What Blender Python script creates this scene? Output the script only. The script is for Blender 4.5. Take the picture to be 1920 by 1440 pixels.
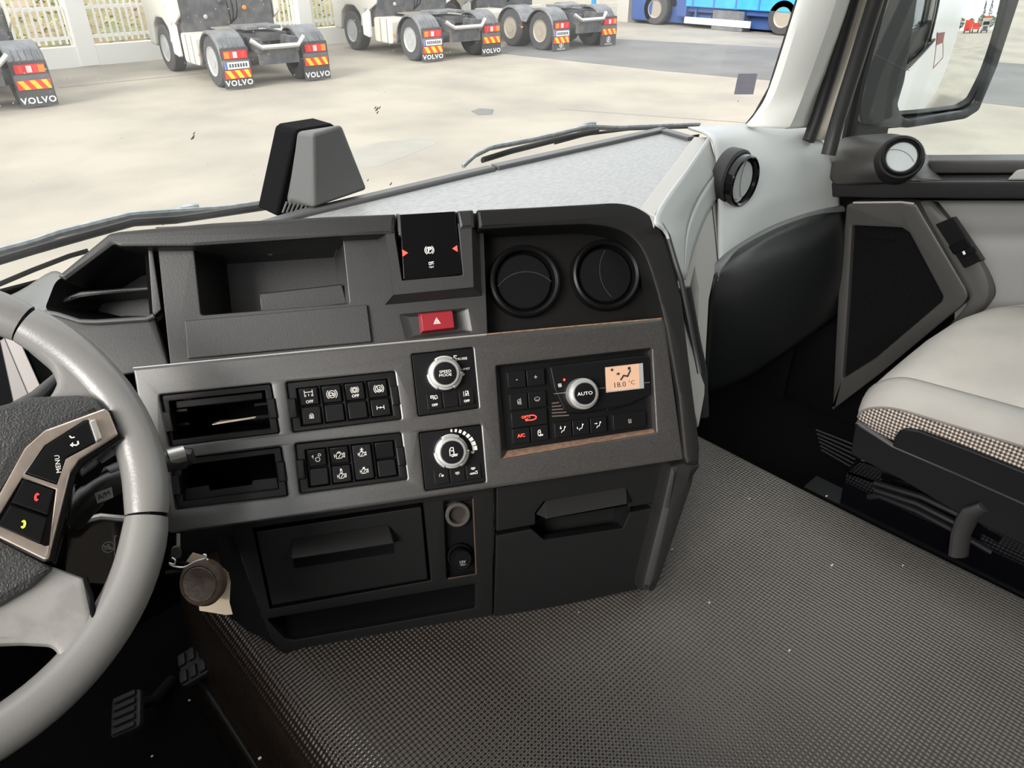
import bpy, bmesh, math, random
from mathutils import Vector as V, Matrix
from mathutils.geometry import tessellate_polygon
random.seed(7)
for o in list(bpy.data.objects): bpy.data.objects.remove(o)
SC = bpy.context.scene
COL = SC.collection
# ------------------------------------------------------------------ camera, sky, light, exposure
FPX, PITCH, YAW = 1371.0, math.radians(31), math.radians(43)
CAM = V((0, 0, .87))
cR = V((math.cos(YAW), -math.sin(YAW), 0))
cD = V((math.cos(PITCH)*math.sin(YAW), math.cos(PITCH)*math.cos(YAW), -math.sin(PITCH)))
cU = V((math.sin(PITCH)*math.sin(YAW), math.sin(PITCH)*math.cos(YAW), math.cos(PITCH)))
cam = bpy.data.cameras.new('camera'); camo = bpy.data.objects.new('camera', cam); COL.objects.link(camo)
cam.sensor_width = 36; cam.lens = FPX/1920*36; cam.clip_start = .02; cam.clip_end = 900
m = Matrix.Identity(4)
for i in range(3): m[i][0], m[i][1], m[i][2], m[i][3] = cR[i], cU[i], -cD[i], CAM[i]
camo.matrix_world = m; SC.camera = camo
SC.view_settings.view_transform = 'Standard'; SC.view_settings.look = 'None'
SC.view_settings.gamma = 1; SC.view_settings.use_curve_mapping = False
SC.view_settings.exposure = 1.15
w = bpy.data.worlds.new('overcast_sky'); SC.world = w; w.use_nodes = True
nt = w.node_tree; bg = nt.nodes['Background']
tc = nt.nodes.new('ShaderNodeTexCoord'); sp = nt.nodes.new('ShaderNodeSeparateXYZ'); rp = nt.nodes.new('ShaderNodeValToRGB')
nt.links.new(tc.outputs['Generated'], sp.inputs[0]); nt.links.new(sp.outputs['Z'], rp.inputs[0]); nt.links.new(rp.outputs[0], bg.inputs[0])
rp.color_ramp.elements[0].position = .0; rp.color_ramp.elements[0].color = (.72, .74, .76, 1)
rp.color_ramp.elements[1].position = .9; rp.color_ramp.elements[1].color = (1.0, 1.0, 1.0, 1)
bg.inputs[1].default_value = 1.1
su = bpy.data.lights.new('hazy_sun', 'SUN'); suo = bpy.data.objects.new('hazy_sun', su); COL.objects.link(suo)
su.energy = 2.4; su.angle = math.radians(28); su.color = (1, .96, .90)
suo.rotation_euler = V((-.85, -.25, .47)).to_track_quat('Z', 'Y').to_euler()

# ------------------------------------------------------------------ helpers
def ray(x, y): return cD + cR*((x-960)/FPX) + cU*((720-y)/FPX)
def at(x, y, X=None, Y=None, Z=None, t=None):
    r = ray(x, y)
    if t is None: t = (X-CAM.x)/r.x if X is not None else (Y-CAM.y)/r.y if Y is not None else (Z-CAM.z)/r.z
    return CAM + r*t
class Frame:
    def __init__(s, o, ux, uy):
        s.o = V(o); s.ux = V(ux).normalized(); s.uy = V(uy); s.uy = (s.uy - s.ux*s.uy.dot(s.ux)).normalized(); s.n = s.ux.cross(s.uy)
    def pt(s, u, v, w=0): return s.o + s.ux*u + s.uy*v + s.n*w
    def uv(s, x, y, w=0):
        r = ray(x, y); o = s.o + s.n*w; t = (o-CAM).dot(s.n)/r.dot(s.n); d = CAM + r*t - o
        return (d.dot(s.ux), d.dot(s.uy))
    def uvs(s, pts, w=0): return [s.uv(p[0], p[1], w) for p in pts]
    def hit(s, x, y, w=0): return s.pt(*s.uv(x, y, w), w)
    def shift(s, w): return Frame(s.o + s.n*w, s.ux, s.uy)

def rpoly(pts, r, n=4):
    out = []; N = len(pts)
    rs = r if isinstance(r, (list, tuple)) else [r]*N
    for i in range(N):
        p = V(pts[i]).to_2d(); a = V(pts[i-1]).to_2d(); b = V(pts[(i+1) % N]).to_2d()
        if rs[i] <= 0: out.append((p.x, p.y)); continue
        da = a-p; db = b-p; la, lb = da.length, db.length
        if la < 1e-9 or lb < 1e-9: continue
        k = min(rs[i], la*.45, lb*.45); A = p+da*(k/la); Bq = p+db*(k/lb)
        for j in range(n+1):
            t = j/n; q = A*(1-t)**2 + p*2*t*(1-t) + Bq*t*t; out.append((q.x, q.y))
    return out
def cat(pts, n, closed=False):
    P = [V(p) for p in pts]; N = len(P); out = []
    rng = range(N if closed else N-1)
    for i in rng:
        p1 = P[i]; p2 = P[(i+1) % N]
        p0 = P[i-1] if (closed or i > 0) else p1*2-p2
        p3 = P[(i+2) % N] if (closed or i < N-2) else p2*2-p1
        for j in range(n):
            t = j/n; out.append(.5*((2*p1)+(p2-p0)*t+(2*p0-5*p1+4*p2-p3)*t*t+(3*p1-p0-3*p2+p3)*t**3))
    if not closed: out.append(P[-1])
    return out
class B:
    def __init__(s): s.v = []; s.f = []
    def add(s, vs, fs):
        k = len(s.v); s.v += [V(p) for p in vs]; s.f += [tuple(i+k for i in f) for f in fs]; return s
    def mesh(s, me):
        return s.add([v.co for v in me.vertices], [tuple(p.vertices) for p in me.polygons])
    def box(s, c, d, M=None):
        x, y, z = [q/2 for q in d]; c = V(c)
        vs = [V((a*x, b*y, e*z))+c for a in (-1, 1) for b in (-1, 1) for e in (-1, 1)]
        if M: vs = [M @ p for p in vs]
        return s.add(vs, [(0,1,3,2),(4,6,7,5),(0,4,5,1),(2,3,7,6),(0,2,6,4),(1,5,7,3)])
    def hexa(s, a, b):   # two quads of points joined
        n = len(a)
        return s.add(list(a)+list(b), [tuple(range(n))[::-1], tuple(range(n, 2*n))]+[(i, (i+1) % n, (i+1) % n+n, i+n) for i in range(n)])
    def fbox(s, F, u0, u1, v0, v1, w0, w1):
        q = [(u0,v0),(u1,v0),(u1,v1),(u0,v1)]
        return s.hexa([F.pt(u,v,w0) for u,v in q], [F.pt(u,v,w1) for u,v in q])
    def frus(s, F, back, front, w0, w1):
        return s.hexa([F.pt(u,v,w0) for u,v in back], [F.pt(u,v,w1) for u,v in front])
    def plate(s, F, outer, holes=(), w0=-.01, w1=0, bev=.0008):
        h = (w1-w0)/2; bev = min(bev, h*.98)
        cu = bpy.data.curves.new('c', 'CURVE'); cu.dimensions = '2D'; cu.fill_mode = 'BOTH'
        cu.extrude = h-bev; cu.bevel_depth = bev; cu.bevel_resolution = 1; cu.offset = -bev
        for poly in [outer]+list(holes):
            sp = cu.splines.new('POLY'); sp.points.add(len(poly)-1); sp.use_cyclic_u = True
            for p, q in zip(sp.points, poly): p.co = (q[0], q[1], 0, 1)
        ob = bpy.data.objects.new('c', cu); me = bpy.data.meshes.new_from_object(ob)
        s.add([F.pt(v.co.x, v.co.y, v.co.z+w0+h) for v in me.vertices], [tuple(p.vertices) for p in me.polygons])
        bpy.data.objects.remove(ob); bpy.data.curves.remove(cu); bpy.data.meshes.remove(me); return s
    def flat(s, F, outer, holes=(), w0=0, w1=.0003):
        L = [[V((p[0], p[1], 0)) for p in q] for q in [outer]+list(holes)]
        tr = tessellate_polygon(L); A = [p for q in L for p in q]; n = len(A)
        fs = [tuple(t) for t in tr]+[tuple(i+n for i in t[::-1]) for t in tr]; k = 0
        for q in L:
            m_ = len(q); fs += [(k+i, k+(i+1) % m_, k+(i+1) % m_+n, k+i+n) for i in range(m_)]; k += m_
        return s.add([F.pt(p.x, p.y, w0) for p in A]+[F.pt(p.x, p.y, w1) for p in A], fs)
    def text(s, F, txt, u, v, size, w=.0003, rot=0, bold=0, sx=1.0, space=1.0):
        cu = bpy.data.curves.new('t', 'FONT'); cu.body = txt; cu.size = size; cu.align_x = 'CENTER'; cu.align_y = 'CENTER'
        cu.extrude = .00015; cu.offset = bold; cu.resolution_u = 2; cu.space_character = space
        ob = bpy.data.objects.new('t', cu); me = bpy.data.meshes.new_from_object(ob); c, sn = math.cos(rot), math.sin(rot)
        s.add([F.pt(u+c*p.co.x*sx-sn*p.co.y, v+sn*p.co.x*sx+c*p.co.y, w+p.co.z) for p in me.vertices], [tuple(p.vertices) for p in me.polygons])
        bpy.data.objects.remove(ob); bpy.data.curves.remove(cu); bpy.data.meshes.remove(me); return s
    def stroke(s, F, pts, wd, w=.0003, closed=False):
        P = [V((p[0], p[1])) for p in pts]
        if closed: P = P+[P[0]]
        for a, b in zip(P, P[1:]):
            d = b-a
            if d.length < 1e-9: continue
            d.normalize(); n = V((-d.y, d.x))*wd/2; e = d*wd*.4
            q = [a-e-n, b+e-n, b+e+n, a-e+n]
            s.hexa([F.pt(p.x, p.y, w-.0003) for p in q], [F.pt(p.x, p.y, w) for p in q])
        return s
    def tube(s, pts, r, seg=12, caps=True, sy=1.0, up=None, closed=False):
        P = [V(p) for p in pts]; N = len(P); rs = r if isinstance(r, (list, tuple)) else [r]*N
        prev = V(up) if up else None; k = len(s.v)
        for i in range(N):
            d = (P[(i+1) % N]-P[i-1]) if (closed or 0 < i < N-1) else (P[1]-P[0] if i == 0 else P[-1]-P[-2])
            d.normalize()
            if prev is None: prev = d.orthogonal()
            a = (prev-d*prev.dot(d)).normalized(); prev = a; b = d.cross(a)
            for j in range(seg):
                t = 2*math.pi*j/seg; s.v.append(P[i]+(a*math.cos(t)*sy+b*math.sin(t))*rs[i])
        for i in range(N if closed else N-1):
            i2 = (i+1) % N
            for j in range(seg): s.f.append((k+i*seg+j, k+i*seg+(j+1) % seg, k+i2*seg+(j+1) % seg, k+i2*seg+j))
        if caps and not closed: s.f += [tuple(k+j for j in range(seg))[::-1], tuple(k+(N-1)*seg+j for j in range(seg))]
        return s
    def lathe(s, F, u, v, prof, seg=40, el=1.0, a0=0, a1=2*math.pi):
        k = len(s.v); full = abs(a1-a0-2*math.pi) < 1e-6; n = seg if full else seg+1
        for r, w in prof:
            for j in range(n):
                t = a0+(a1-a0)*j/seg; s.v.append(F.pt(u+r*math.cos(t), v+r*el*math.sin(t), w))
        for i in range(len(prof)-1):
            for j in range(seg):
                j2 = (j+1) % n if full else j+1
                s.f.append((k+i*n+j, k+i*n+j2, k+(i+1)*n+j2, k+(i+1)*n+j))
        if full:
            if prof[0][0] > 1e-6: s.f.append(tuple(k+j for j in range(n))[::-1])
            if prof[-1][0] > 1e-6: s.f.append(tuple(k+(len(prof)-1)*n+j for j in range(n)))
        return s
    def grid(s, rows, closed=False):
        k = len(s.v); n = len(rows[0])
        for r in rows: s.v += [V(p) for p in r]
        for i in range(len(rows)-1):
            for j in range(n if closed else n-1):
                j2 = (j+1) % n; s.f.append((k+i*n+j, k+i*n+j2, k+(i+1)*n+j2, k+(i+1)*n+j))
        return s
    def patch(s, rows, nu=6, nv=6):   # Catmull-Rom surface through a net of points
        R = [cat(r, nu) for r in rows]; Cs = [cat([R[i][j] for i in range(len(R))], nv) for j in range(len(R[0]))]
        return s.grid([[Cs[j][i] for j in range(len(Cs))] for i in range(len(Cs[0]))])
    def liner(s, F, front, back, w0, w1):   # an open box: walls and a back
        n = len(front); k = len(s.v); assert len(back) == n
        s.v += [F.pt(u, v, w0) for u, v in front]+[F.pt(u, v, w1) for u, v in back]
        s.f += [(k+i, k+(i+1) % n, k+(i+1) % n+n, k+i+n) for i in range(n)]+[tuple(k+n+i for i in range(n))]; return s

def pxs(pts, t): return [at(p[0], p[1], t=t) for p in pts]
ORG = {}
def mk(name, b, mat, parent=None, org=None, ang=35, bevel=0, solid=0, seg=2, label=None, kind=None, sub=0):
    if parent is not None: org = ORG[parent.name]; 
    elif org is None:
        lo = V([min(p[i] for p in b.v) for i in range(3)]); hi = V([max(p[i] for p in b.v) for i in range(3)])
        org = V(((lo.x+hi.x)/2, (lo.y+hi.y)/2, lo.z))
    org = V(org)
    assert all(i < len(b.v) for f in b.f for i in f), name
    me = bpy.data.meshes.new(name); me.from_pydata([p-org for p in b.v], [], b.f)
    bm = bmesh.new(); bm.from_mesh(me); bmesh.ops.remove_doubles(bm, verts=bm.verts, dist=2e-5)
    bmesh.ops.recalc_face_normals(bm, faces=bm.faces); bm.to_mesh(me); bm.free()
    me.shade_smooth(); me.set_sharp_from_angle(angle=math.radians(ang)); me.materials.append(mat)
    o = bpy.data.objects.new(name, me); COL.objects.link(o); ORG[o.name] = org
    if parent is not None: o.parent = parent
    else: o.location = org
    if solid:
        md = o.modifiers.new('solid', 'SOLIDIFY'); md.thickness = solid; md.offset = 0
    if sub:
        md = o.modifiers.new('sub', 'SUBSURF'); md.levels = md.render_levels = sub
    wn = ang == 35 and not solid and not sub
    if bevel:
        md = o.modifiers.new('bevel', 'BEVEL'); md.width = bevel; md.segments = seg; md.limit_method = 'ANGLE'; md.angle_limit = math.radians(40)
    if wn:
        md = o.modifiers.new('wn', 'WEIGHTED_NORMAL'); md.keep_sharp = True
    if label: o['label'] = label
    if kind: o['kind'] = kind
    return o
def tag(o, label, cat_, group=None):
    o['label'] = label; o['category'] = cat_
    if group: o['group'] = group
    return o
def thing(name, label, cat_, org, group=None):
    o = bpy.data.objects.new(name, None); COL.objects.link(o); o.location = org; o.empty_display_size = .05; ORG[o.name] = V(org)
    return tag(o, label, cat_, group)
def copy_tree(o, parent=None, skip=()):
    c = o.copy(); COL.objects.link(c)
    if parent is not None: c.parent = parent
    for ch in list(o.children):
        if ch not in skip: copy_tree(ch, c, skip)
    return c

# ------------------------------------------------------------------ materials
def mat(name, col, rough=.5, metal=0, spec=.5, bump=None, col2=None, vs=30, vc=.5, emit=0, bump2=None, coat=0, vrough=0, aniso=None, thresh=(.4, .6)):
    M = bpy.data.materials.new(name); M.use_nodes = True; N = M.node_tree.nodes; L = M.node_tree.links; p = N['Principled BSDF']
    p.inputs['Base Color'].default_value = (*col, 1); p.inputs['Roughness'].default_value = rough; p.inputs['Metallic'].default_value = metal
    p.inputs['Specular IOR Level'].default_value = spec; p.inputs['Coat Weight'].default_value = coat
    tc = N.new('ShaderNodeTexCoord')
    def noise(sc, det=3, vec=None):
        n = N.new('ShaderNodeTexNoise'); n.inputs['Scale'].default_value = sc; n.inputs['Detail'].default_value = det
        L.new(vec or tc.outputs['Object'], n.inputs['Vector']); return n
    if col2:
        vec = None
        if aniso:
            mp = N.new('ShaderNodeMapping'); mp.inputs['Scale'].default_value = aniso; L.new(tc.outputs['Object'], mp.inputs['Vector']); vec = mp.outputs[0]
        n = noise(vs, 5, vec); r = N.new('ShaderNodeValToRGB'); r.color_ramp.elements[0].position = thresh[0]; r.color_ramp.elements[1].position = thresh[1]
        r.color_ramp.elements[0].color = (*col, 1); r.color_ramp.elements[1].color = (*[a*(1-vc)+b_*vc for a, b_ in zip(col, col2)], 1)
        L.new(n.outputs[0], r.inputs[0]); L.new(r.outputs[0], p.inputs['Base Color'])
        if vrough:
            mr = N.new('ShaderNodeMapRange'); mr.inputs[3].default_value = rough; mr.inputs[4].default_value = rough+vrough
            L.new(n.outputs[0], mr.inputs[0]); L.new(mr.outputs[0], p.inputs['Roughness'])
    if bump:
        n = noise(bump[0], 2); bp = N.new('ShaderNodeBump'); bp.inputs['Strength'].default_value = bump[1]; bp.inputs['Distance'].default_value = bump[2] if len(bump) > 2 else .001
        L.new(n.outputs[0], bp.inputs['Height']); L.new(bp.outputs[0], p.inputs['Normal'])
    if emit:
        p.inputs['Emission Color'].default_value = (*col, 1); p.inputs['Emission Strength'].default_value = emit
    return M
def dots(M, kx, ky, strength, dist, rot=0, col_dark=None, plane='XY', mix=.6):
    """relief of a regular field of dots (woven rubber, spacer mesh)"""
    N = M.node_tree.nodes; L = M.node_tree.links; p = N['Principled BSDF']; tc = N.new('ShaderNodeTexCoord')
    mp = N.new('ShaderNodeMapping'); mp.inputs['Rotation'].default_value = (0, 0, rot); L.new(tc.outputs['Object'], mp.inputs[0])
    s = N.new('ShaderNodeSeparateXYZ'); L.new(mp.outputs[0], s.inputs[0]); o = []
    for ax, k in zip(plane, (kx, ky)):
        a = N.new('ShaderNodeMath'); a.operation = 'MULTIPLY'; a.inputs[1].default_value = k; L.new(s.outputs[ax], a.inputs[0])
        o.append(a)
    hs = []
    for sg in ('ADD', 'SUBTRACT'):
        a = N.new('ShaderNodeMath'); a.operation = sg; L.new(o[0].outputs[0], a.inputs[0]); L.new(o[1].outputs[0], a.inputs[1])
        b_ = N.new('ShaderNodeMath'); b_.operation = 'SINE'; L.new(a.outputs[0], b_.inputs[0]); hs.append(b_)
    h = N.new('ShaderNodeMath'); h.operation = 'MULTIPLY'; L.new(hs[0].outputs[0], h.inputs[0]); L.new(hs[1].outputs[0], h.inputs[1])
    bp = N.new('ShaderNodeBump'); bp.inputs['Strength'].default_value = strength; bp.inputs['Distance'].default_value = dist
    L.new(h.outputs[0], bp.inputs['Height']); L.new(bp.outputs[0], p.inputs['Normal'])
    if col_dark:
        mr = N.new('ShaderNodeMapRange'); mr.inputs[1].default_value = -.2; mr.inputs[2].default_value = .5; L.new(h.outputs[0], mr.inputs[0])
        mx = N.new('ShaderNodeMix'); mx.data_type = 'RGBA'; L.new(mr.outputs[0], mx.inputs[0]); mx.inputs[6].default_value = (*col_dark, 1)
        if p.inputs['Base Color'].is_linked: L.new(p.inputs['Base Color'].links[0].from_socket, mx.inputs[7])
        else: mx.inputs[7].default_value = p.inputs['Base Color'].default_value
        L.new(mx.outputs[2], p.inputs['Base Color'])
    return M
def glassmat(name, tint=(1, 1, 1), gloss=.06, dust=0):
    M = bpy.data.materials.new(name); M.use_nodes = True; N = M.node_tree.nodes; L = M.node_tree.links; N.clear()
    out = N.new('ShaderNodeOutputMaterial'); t = N.new('ShaderNodeBsdfTransparent'); t.inputs[0].default_value = (*tint, 1)
    g = N.new('ShaderNodeBsdfGlossy'); g.inputs['Roughness'].default_value = .02; mx = N.new('ShaderNodeMixShader'); mx.inputs[0].default_value = gloss
    if not dust:
        lw = N.new('ShaderNodeLayerWeight'); lw.inputs[0].default_value = .5; pw = N.new('ShaderNodeMath'); pw.operation = 'POWER'; pw.inputs[1].default_value = 4
        ml = N.new('ShaderNodeMath'); ml.operation = 'MULTIPLY_ADD'; ml.inputs[1].default_value = .75; ml.inputs[2].default_value = gloss
        L.new(lw.outputs['Facing'], pw.inputs[0]); L.new(pw.outputs[0], ml.inputs[0]); L.new(ml.outputs[0], mx.inputs[0])
    L.new(t.outputs[0], mx.inputs[1]); L.new(g.outputs[0], mx.inputs[2]); last = mx
    if dust:
        d = N.new('ShaderNodeBsdfDiffuse'); d.inputs[0].default_value = (.85, .85, .83, 1); m2 = N.new('ShaderNodeMixShader'); m2.inputs[0].default_value = dust
        tr = N.new('ShaderNodeBsdfTranslucent'); tr.inputs[0].default_value = (.9, .9, .88, 1); ad = N.new('ShaderNodeAddShader')
        tc = N.new('ShaderNodeTexCoord'); vo = N.new('ShaderNodeTexNoise'); vo.inputs['Scale'].default_value = 9; vo.inputs['Detail'].default_value = 8
        mr = N.new('ShaderNodeMapRange'); mr.inputs[1].default_value = .3; mr.inputs[2].default_value = .8; mr.inputs[3].default_value = dust*.5; mr.inputs[4].default_value = dust*1.8
        L.new(tc.outputs['Object'], vo.inputs['Vector']); L.new(vo.outputs[0], mr.inputs[0]); L.new(mr.outputs[0], m2.inputs[0])
        L.new(mx.outputs[0], m2.inputs[1]); L.new(tr.outputs[0], m2.inputs[2]); last = m2
    L.new(last.outputs[0], out.inputs[0]); return M
GR = (520, .25, .0006)
M_con = mat('charcoal_plastic', (.026, .0255, .0258), .42, bump=GR, spec=.52)
M_brow = mat('brow_plastic', (.016, .0158, .016), .44, bump=GR, spec=.45)
M_low = mat('black_plastic_lower', (.0065, .0065, .0068), .5, bump=GR, spec=.2)
M_low2 = mat('charcoal_plastic_low', (.014, .0138, .014), .48, bump=GR, spec=.25)
M_hood = mat('hood_plastic', (.0095, .0094, .0094), .45, bump=GR, spec=.25)
M_rec = mat('recess_plastic', (.006, .0057, .0055), .5, bump=GR, spec=.15)
M_sens = mat('sensor_grey', (.088, .09, .09), .5, bump=GR)
M_disc = mat('pale_vent_disc', (.52, .56, .57), .5)
M_fas = mat('dark_metallic_grey', (.017, .016, .0155), .34, spec=1.0, col2=(.05, .047, .045), vs=900, vc=.8, bump=(900, .15, .0004))
M_blk = mat('black_satin', (.0045, .0045, .005), .36, spec=.2)
M_pit = mat('black_matt', (.005, .005, .006), .8, spec=.05)
M_glo = mat('gloss_black', (.002, .002, .003), .07, spec=.35)
M_cop = mat('worn_brown_edge', (.22, .135, .09), .45, bump=(600, .3, .0005), col2=(.10, .065, .05), vs=140, vc=.6)
M_tray = mat('grey_tray_plastic', (.27, .278, .285), .45, col2=(.36, .365, .37), vs=90, vc=.8, bump=(260, .5, .0012), aniso=(1, 3.2, 1))
M_lip = mat('dark_grey_edge', (.075, .077, .08), .42, bump=GR)
M_gry = mat('grey_soft_plastic', (.46, .48, .48), .5, bump=(420, .25, .0006))
M_grl = mat('light_grey_plastic', (.40, .39, .375), .55, bump=(420, .25, .0006))
M_kne = mat('dark_knee_panel', (.014, .0155, .0165), .38, bump=GR, spec=.45)
M_pil = mat('pillar_grey', (.78, .78, .74), .6, bump=(420, .2, .0005))
M_rub = mat('black_rubber', (.013, .013, .014), .55)
M_whl = mat('wheel_leather', (.20, .195, .19), .32, spec=.55, bump=(330, .22, .0007), col2=(.19, .183, .175), vs=14, vc=.7)
M_spk = mat('spoke_grey', (.27, .26, .25), .36, bump=(300, .2, .0006), col2=(.36, .345, .335), vs=40, vc=.7)
M_hub = mat('hub_grain', (.035, .035, .036), .42, bump=(480, .9, .0016))
M_chr = mat('brushed_champagne', (.62, .53, .47), .28, metal=.85, col2=(.45, .38, .34), vs=60, vc=.5)
M_alu = mat('silver_paint', (.62, .61, .59), .3, metal=.8)
M_alu2 = mat('silver_side', (.50, .50, .49), .35, metal=.7)
M_wht = mat('white_print', (.75, .72, .68), .6)
M_gpr = mat('grey_print', (.30, .29, .28), .6)
M_red = mat('red_button', (.23, .012, .02), .35, spec=.4)
M_redl = mat('red_light', (1, .05, .03), .4, emit=1.1)
M_redp = mat('red_print', (.8, .05, .06), .5)
M_grnp = mat('green_print', (.62, .78, .05), .5)
M_lcd = mat('lit_display', (.40, .25, .17), .5, spec=.1, emit=.24)
M_dkline = mat('dark_line', (.05, .05, .052), .6)
M_lcdk = mat('display_ink', (.025, .02, .02), .5)
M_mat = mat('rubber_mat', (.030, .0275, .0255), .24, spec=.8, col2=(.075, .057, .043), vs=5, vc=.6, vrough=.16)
def soil_and_falloff(M, x0, x1, cl, cr):   # trodden-in brown dirt plus painted light falloff, darker towards the driver's side
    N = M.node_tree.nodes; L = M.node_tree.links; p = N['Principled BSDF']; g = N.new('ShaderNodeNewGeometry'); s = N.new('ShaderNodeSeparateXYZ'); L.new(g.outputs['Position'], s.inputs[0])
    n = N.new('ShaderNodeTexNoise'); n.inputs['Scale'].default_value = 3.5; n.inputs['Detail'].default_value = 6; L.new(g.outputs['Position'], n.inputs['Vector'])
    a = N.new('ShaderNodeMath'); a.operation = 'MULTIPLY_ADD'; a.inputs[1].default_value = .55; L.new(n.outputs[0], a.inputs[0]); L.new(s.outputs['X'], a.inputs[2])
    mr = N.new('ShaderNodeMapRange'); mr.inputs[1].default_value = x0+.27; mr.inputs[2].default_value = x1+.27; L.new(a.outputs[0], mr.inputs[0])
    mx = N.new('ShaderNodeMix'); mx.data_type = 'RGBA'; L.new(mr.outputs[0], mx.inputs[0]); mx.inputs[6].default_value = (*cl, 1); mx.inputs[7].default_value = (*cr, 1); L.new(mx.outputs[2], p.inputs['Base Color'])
soil_and_falloff(M_mat, .42, 1.12, (.021, .0145, .0105), (.105, .098, .090))
dots(M_mat, 500, 500, .55, .0016)
M_flo = mat('dark_carpet', (.006, .006, .007), .95, spec=.05, bump=(700, .6, .002))
M_sea = mat('grey_seat_fabric', (.36, .342, .318), .9, spec=.2, bump=(700, .5, .0008), col2=(.43, .405, .37), vs=7, vc=.6)
M_sea2 = mat('grey_bolster_fabric', (.30, .292, .275), .9, spec=.2, bump=(900, .3, .0006), col2=(.36, .345, .32), vs=9, vc=.6)
M_mesh = mat('beige_spacer_mesh', (.55, .48, .43), .85, spec=.2)
dots(M_mesh, 520, 520, .8, .0012, col_dark=(.07, .058, .05), plane='YZ')
M_piping = mat('seat_piping', (.16, .15, .14), .8)
M_bra = mat('brown_leather', (.060, .040, .030), .5, bump=(140, .6, .002), col2=(.12, .085, .06), vs=60, vc=.7)
M_pap = mat('cream_paper', (.72, .60, .46), .8, bump=(60, .2, .001))
M_wir = mat('steel_wire', (.65, .63, .6), .3, metal=.9)
M_cream = mat('painted_cream', (.56, .51, .43), .35)
M_truckw = mat('truck_white', (.80, .80, .78), .3, spec=.5)
M_glas = glassmat('windscreen_glass', (.97, .985, .975), .015, dust=.045)
M_sideg = glassmat('side_glass', (.93, .96, .95), .04)
M_mir = mat('mirror_silver', (.90, .91, .91), .01, metal=1)
M_mirh = mat('mirror_shell', (.035, .037, .04), .35, bump=(300, .1, .0005))
# ------------------------------------------------------------------ the setting: yard, cab shell, glass
GZ = -1.63
M_conc = mat('yard_concrete', (.318, .291, .245), .85, col2=(.215, .20, .178), vs=.55, vc=.85, thresh=(.38, .72), bump=(30, .3, .01), spec=.2)
M_asph = mat('asphalt', (.165, .165, .162), .9, col2=(.13, .13, .129), vs=.6, vc=.8, bump=(60, .4, .01), spec=.2)
g = B().grid([[(-60, -90, GZ), (120, -90, GZ)], [(-60, 70, GZ), (120, 70, GZ)]])
ground = mk('ground', g, M_conc, kind='structure', org=(0, 0, GZ))
M_joint = mat('joint_grey', (.19, .178, .155), .9); M_stain = mat('oil_stain', (.235, .225, .20), .85, col2=(.28, .26, .226), vs=2)
def strip(name, pts, m_, dz=.012):
    P = [at(x, y, Z=GZ) for x, y in pts] if len(pts[0]) == 2 else [V(p) for p in pts]
    F = Frame((0, 0, GZ), (1, 0, 0), (0, 1, 0)); return mk(name, B().flat(F, [(p.x, p.y) for p in P], w0=.0, w1=dz), m_, ground)
strip('asphalt_strip', [(925, 96), (1010, 62), (1160, 74), (1457, 90), (1660, 103), (1960, 124), (1960, 206), (1843, 193), (1434, 150), (1240, 133), (937, 100)], M_asph)
strip('asphalt_patch', rpoly([tuple(at(x, y, Z=GZ).xy) for x, y in [(640, 290), (700, 268), (790, 258), (830, 264), (770, 290), (700, 315), (650, 310)]], .25, 6) and [(q[0], q[1], GZ) for q in rpoly([tuple(at(x, y, Z=GZ).xy) for x, y in [(640, 290), (700, 268), (790, 258), (830, 264), (770, 290), (700, 315), (650, 310)]], .25, 6)], M_stain, .002)
strip('drain_cover', [(884, 209), (900, 204), (925, 206), (922, 215), (898, 216)], M_asph, .01)
for i, (a, b_) in enumerate([((110, 165), (470, 128)), ((1050, 205), (1460, 235))]):
    A = at(*a, Z=GZ); Bq = at(*b_, Z=GZ); d = (Bq-A).normalized(); n = V((-d.y, d.x, 0))*.02
    strip('slab_joint', [tuple(A-n), tuple(Bq-n), tuple(Bq+n), tuple(A+n)], M_joint, .005)

XL, XR, YR, YF, ZF, ZC, XO = -.62, 1.80, -1.25, 1.16, -.25, 1.55, 1.9
TX0, TX1 = .20, 1.13
M_cab = mat('cab_lining', (.62, .60, .57), .8)
M_hl = mat('headliner', (.74, .73, .70), .9)
fl = B()
fl.box(((XL+XR)/2, 0, ZF-.02), (XR-XL+.14, 2.6, .04))
floor = mk('floor', fl, M_flo, kind='structure')
# engine tunnel under the mat
F0 = Frame((0, 0, 0), (1, 0, 0), (0, 1, 0))
tn = B().box(((TX0+TX1)/2, -.05, -.14), (TX1-TX0-.04, 2.3, .25))
mk('engine_tunnel', tn, M_flo, floor)
b_ = B()
hx0, hx1, hy0, hy1 = .85, 1.65, -.70, .0  # unseen roof hatch, added to let skylight down into the cab
for (x0, x1, y0, y1) in [(XL, hx0, YR, .75), (hx1, XR, YR, .75), (hx0, hx1, YR, hy0), (hx0, hx1, hy1, .75)]:
    b_.box(((x0+x1)/2, (y0+y1)/2, ZC+.02), (x1-x0, y1-y0, .04))
ceil = mk('ceiling', b_, M_hl, kind='structure')
mk('added_hatch_glass', B().box(((hx0+hx1)/2, (hy0+hy1)/2, ZC+.045), (hx1-hx0+.04, hy1-hy0+.04, .008)), M_sideg, ceil)
mk('wall_rear', B().box(((XL+XR)/2, YR-.02, (ZF+ZC)/2), (XR-XL, .04, ZC-ZF)), mat('bunk_curtain', (.10, .095, .09), .9), kind='structure')
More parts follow.
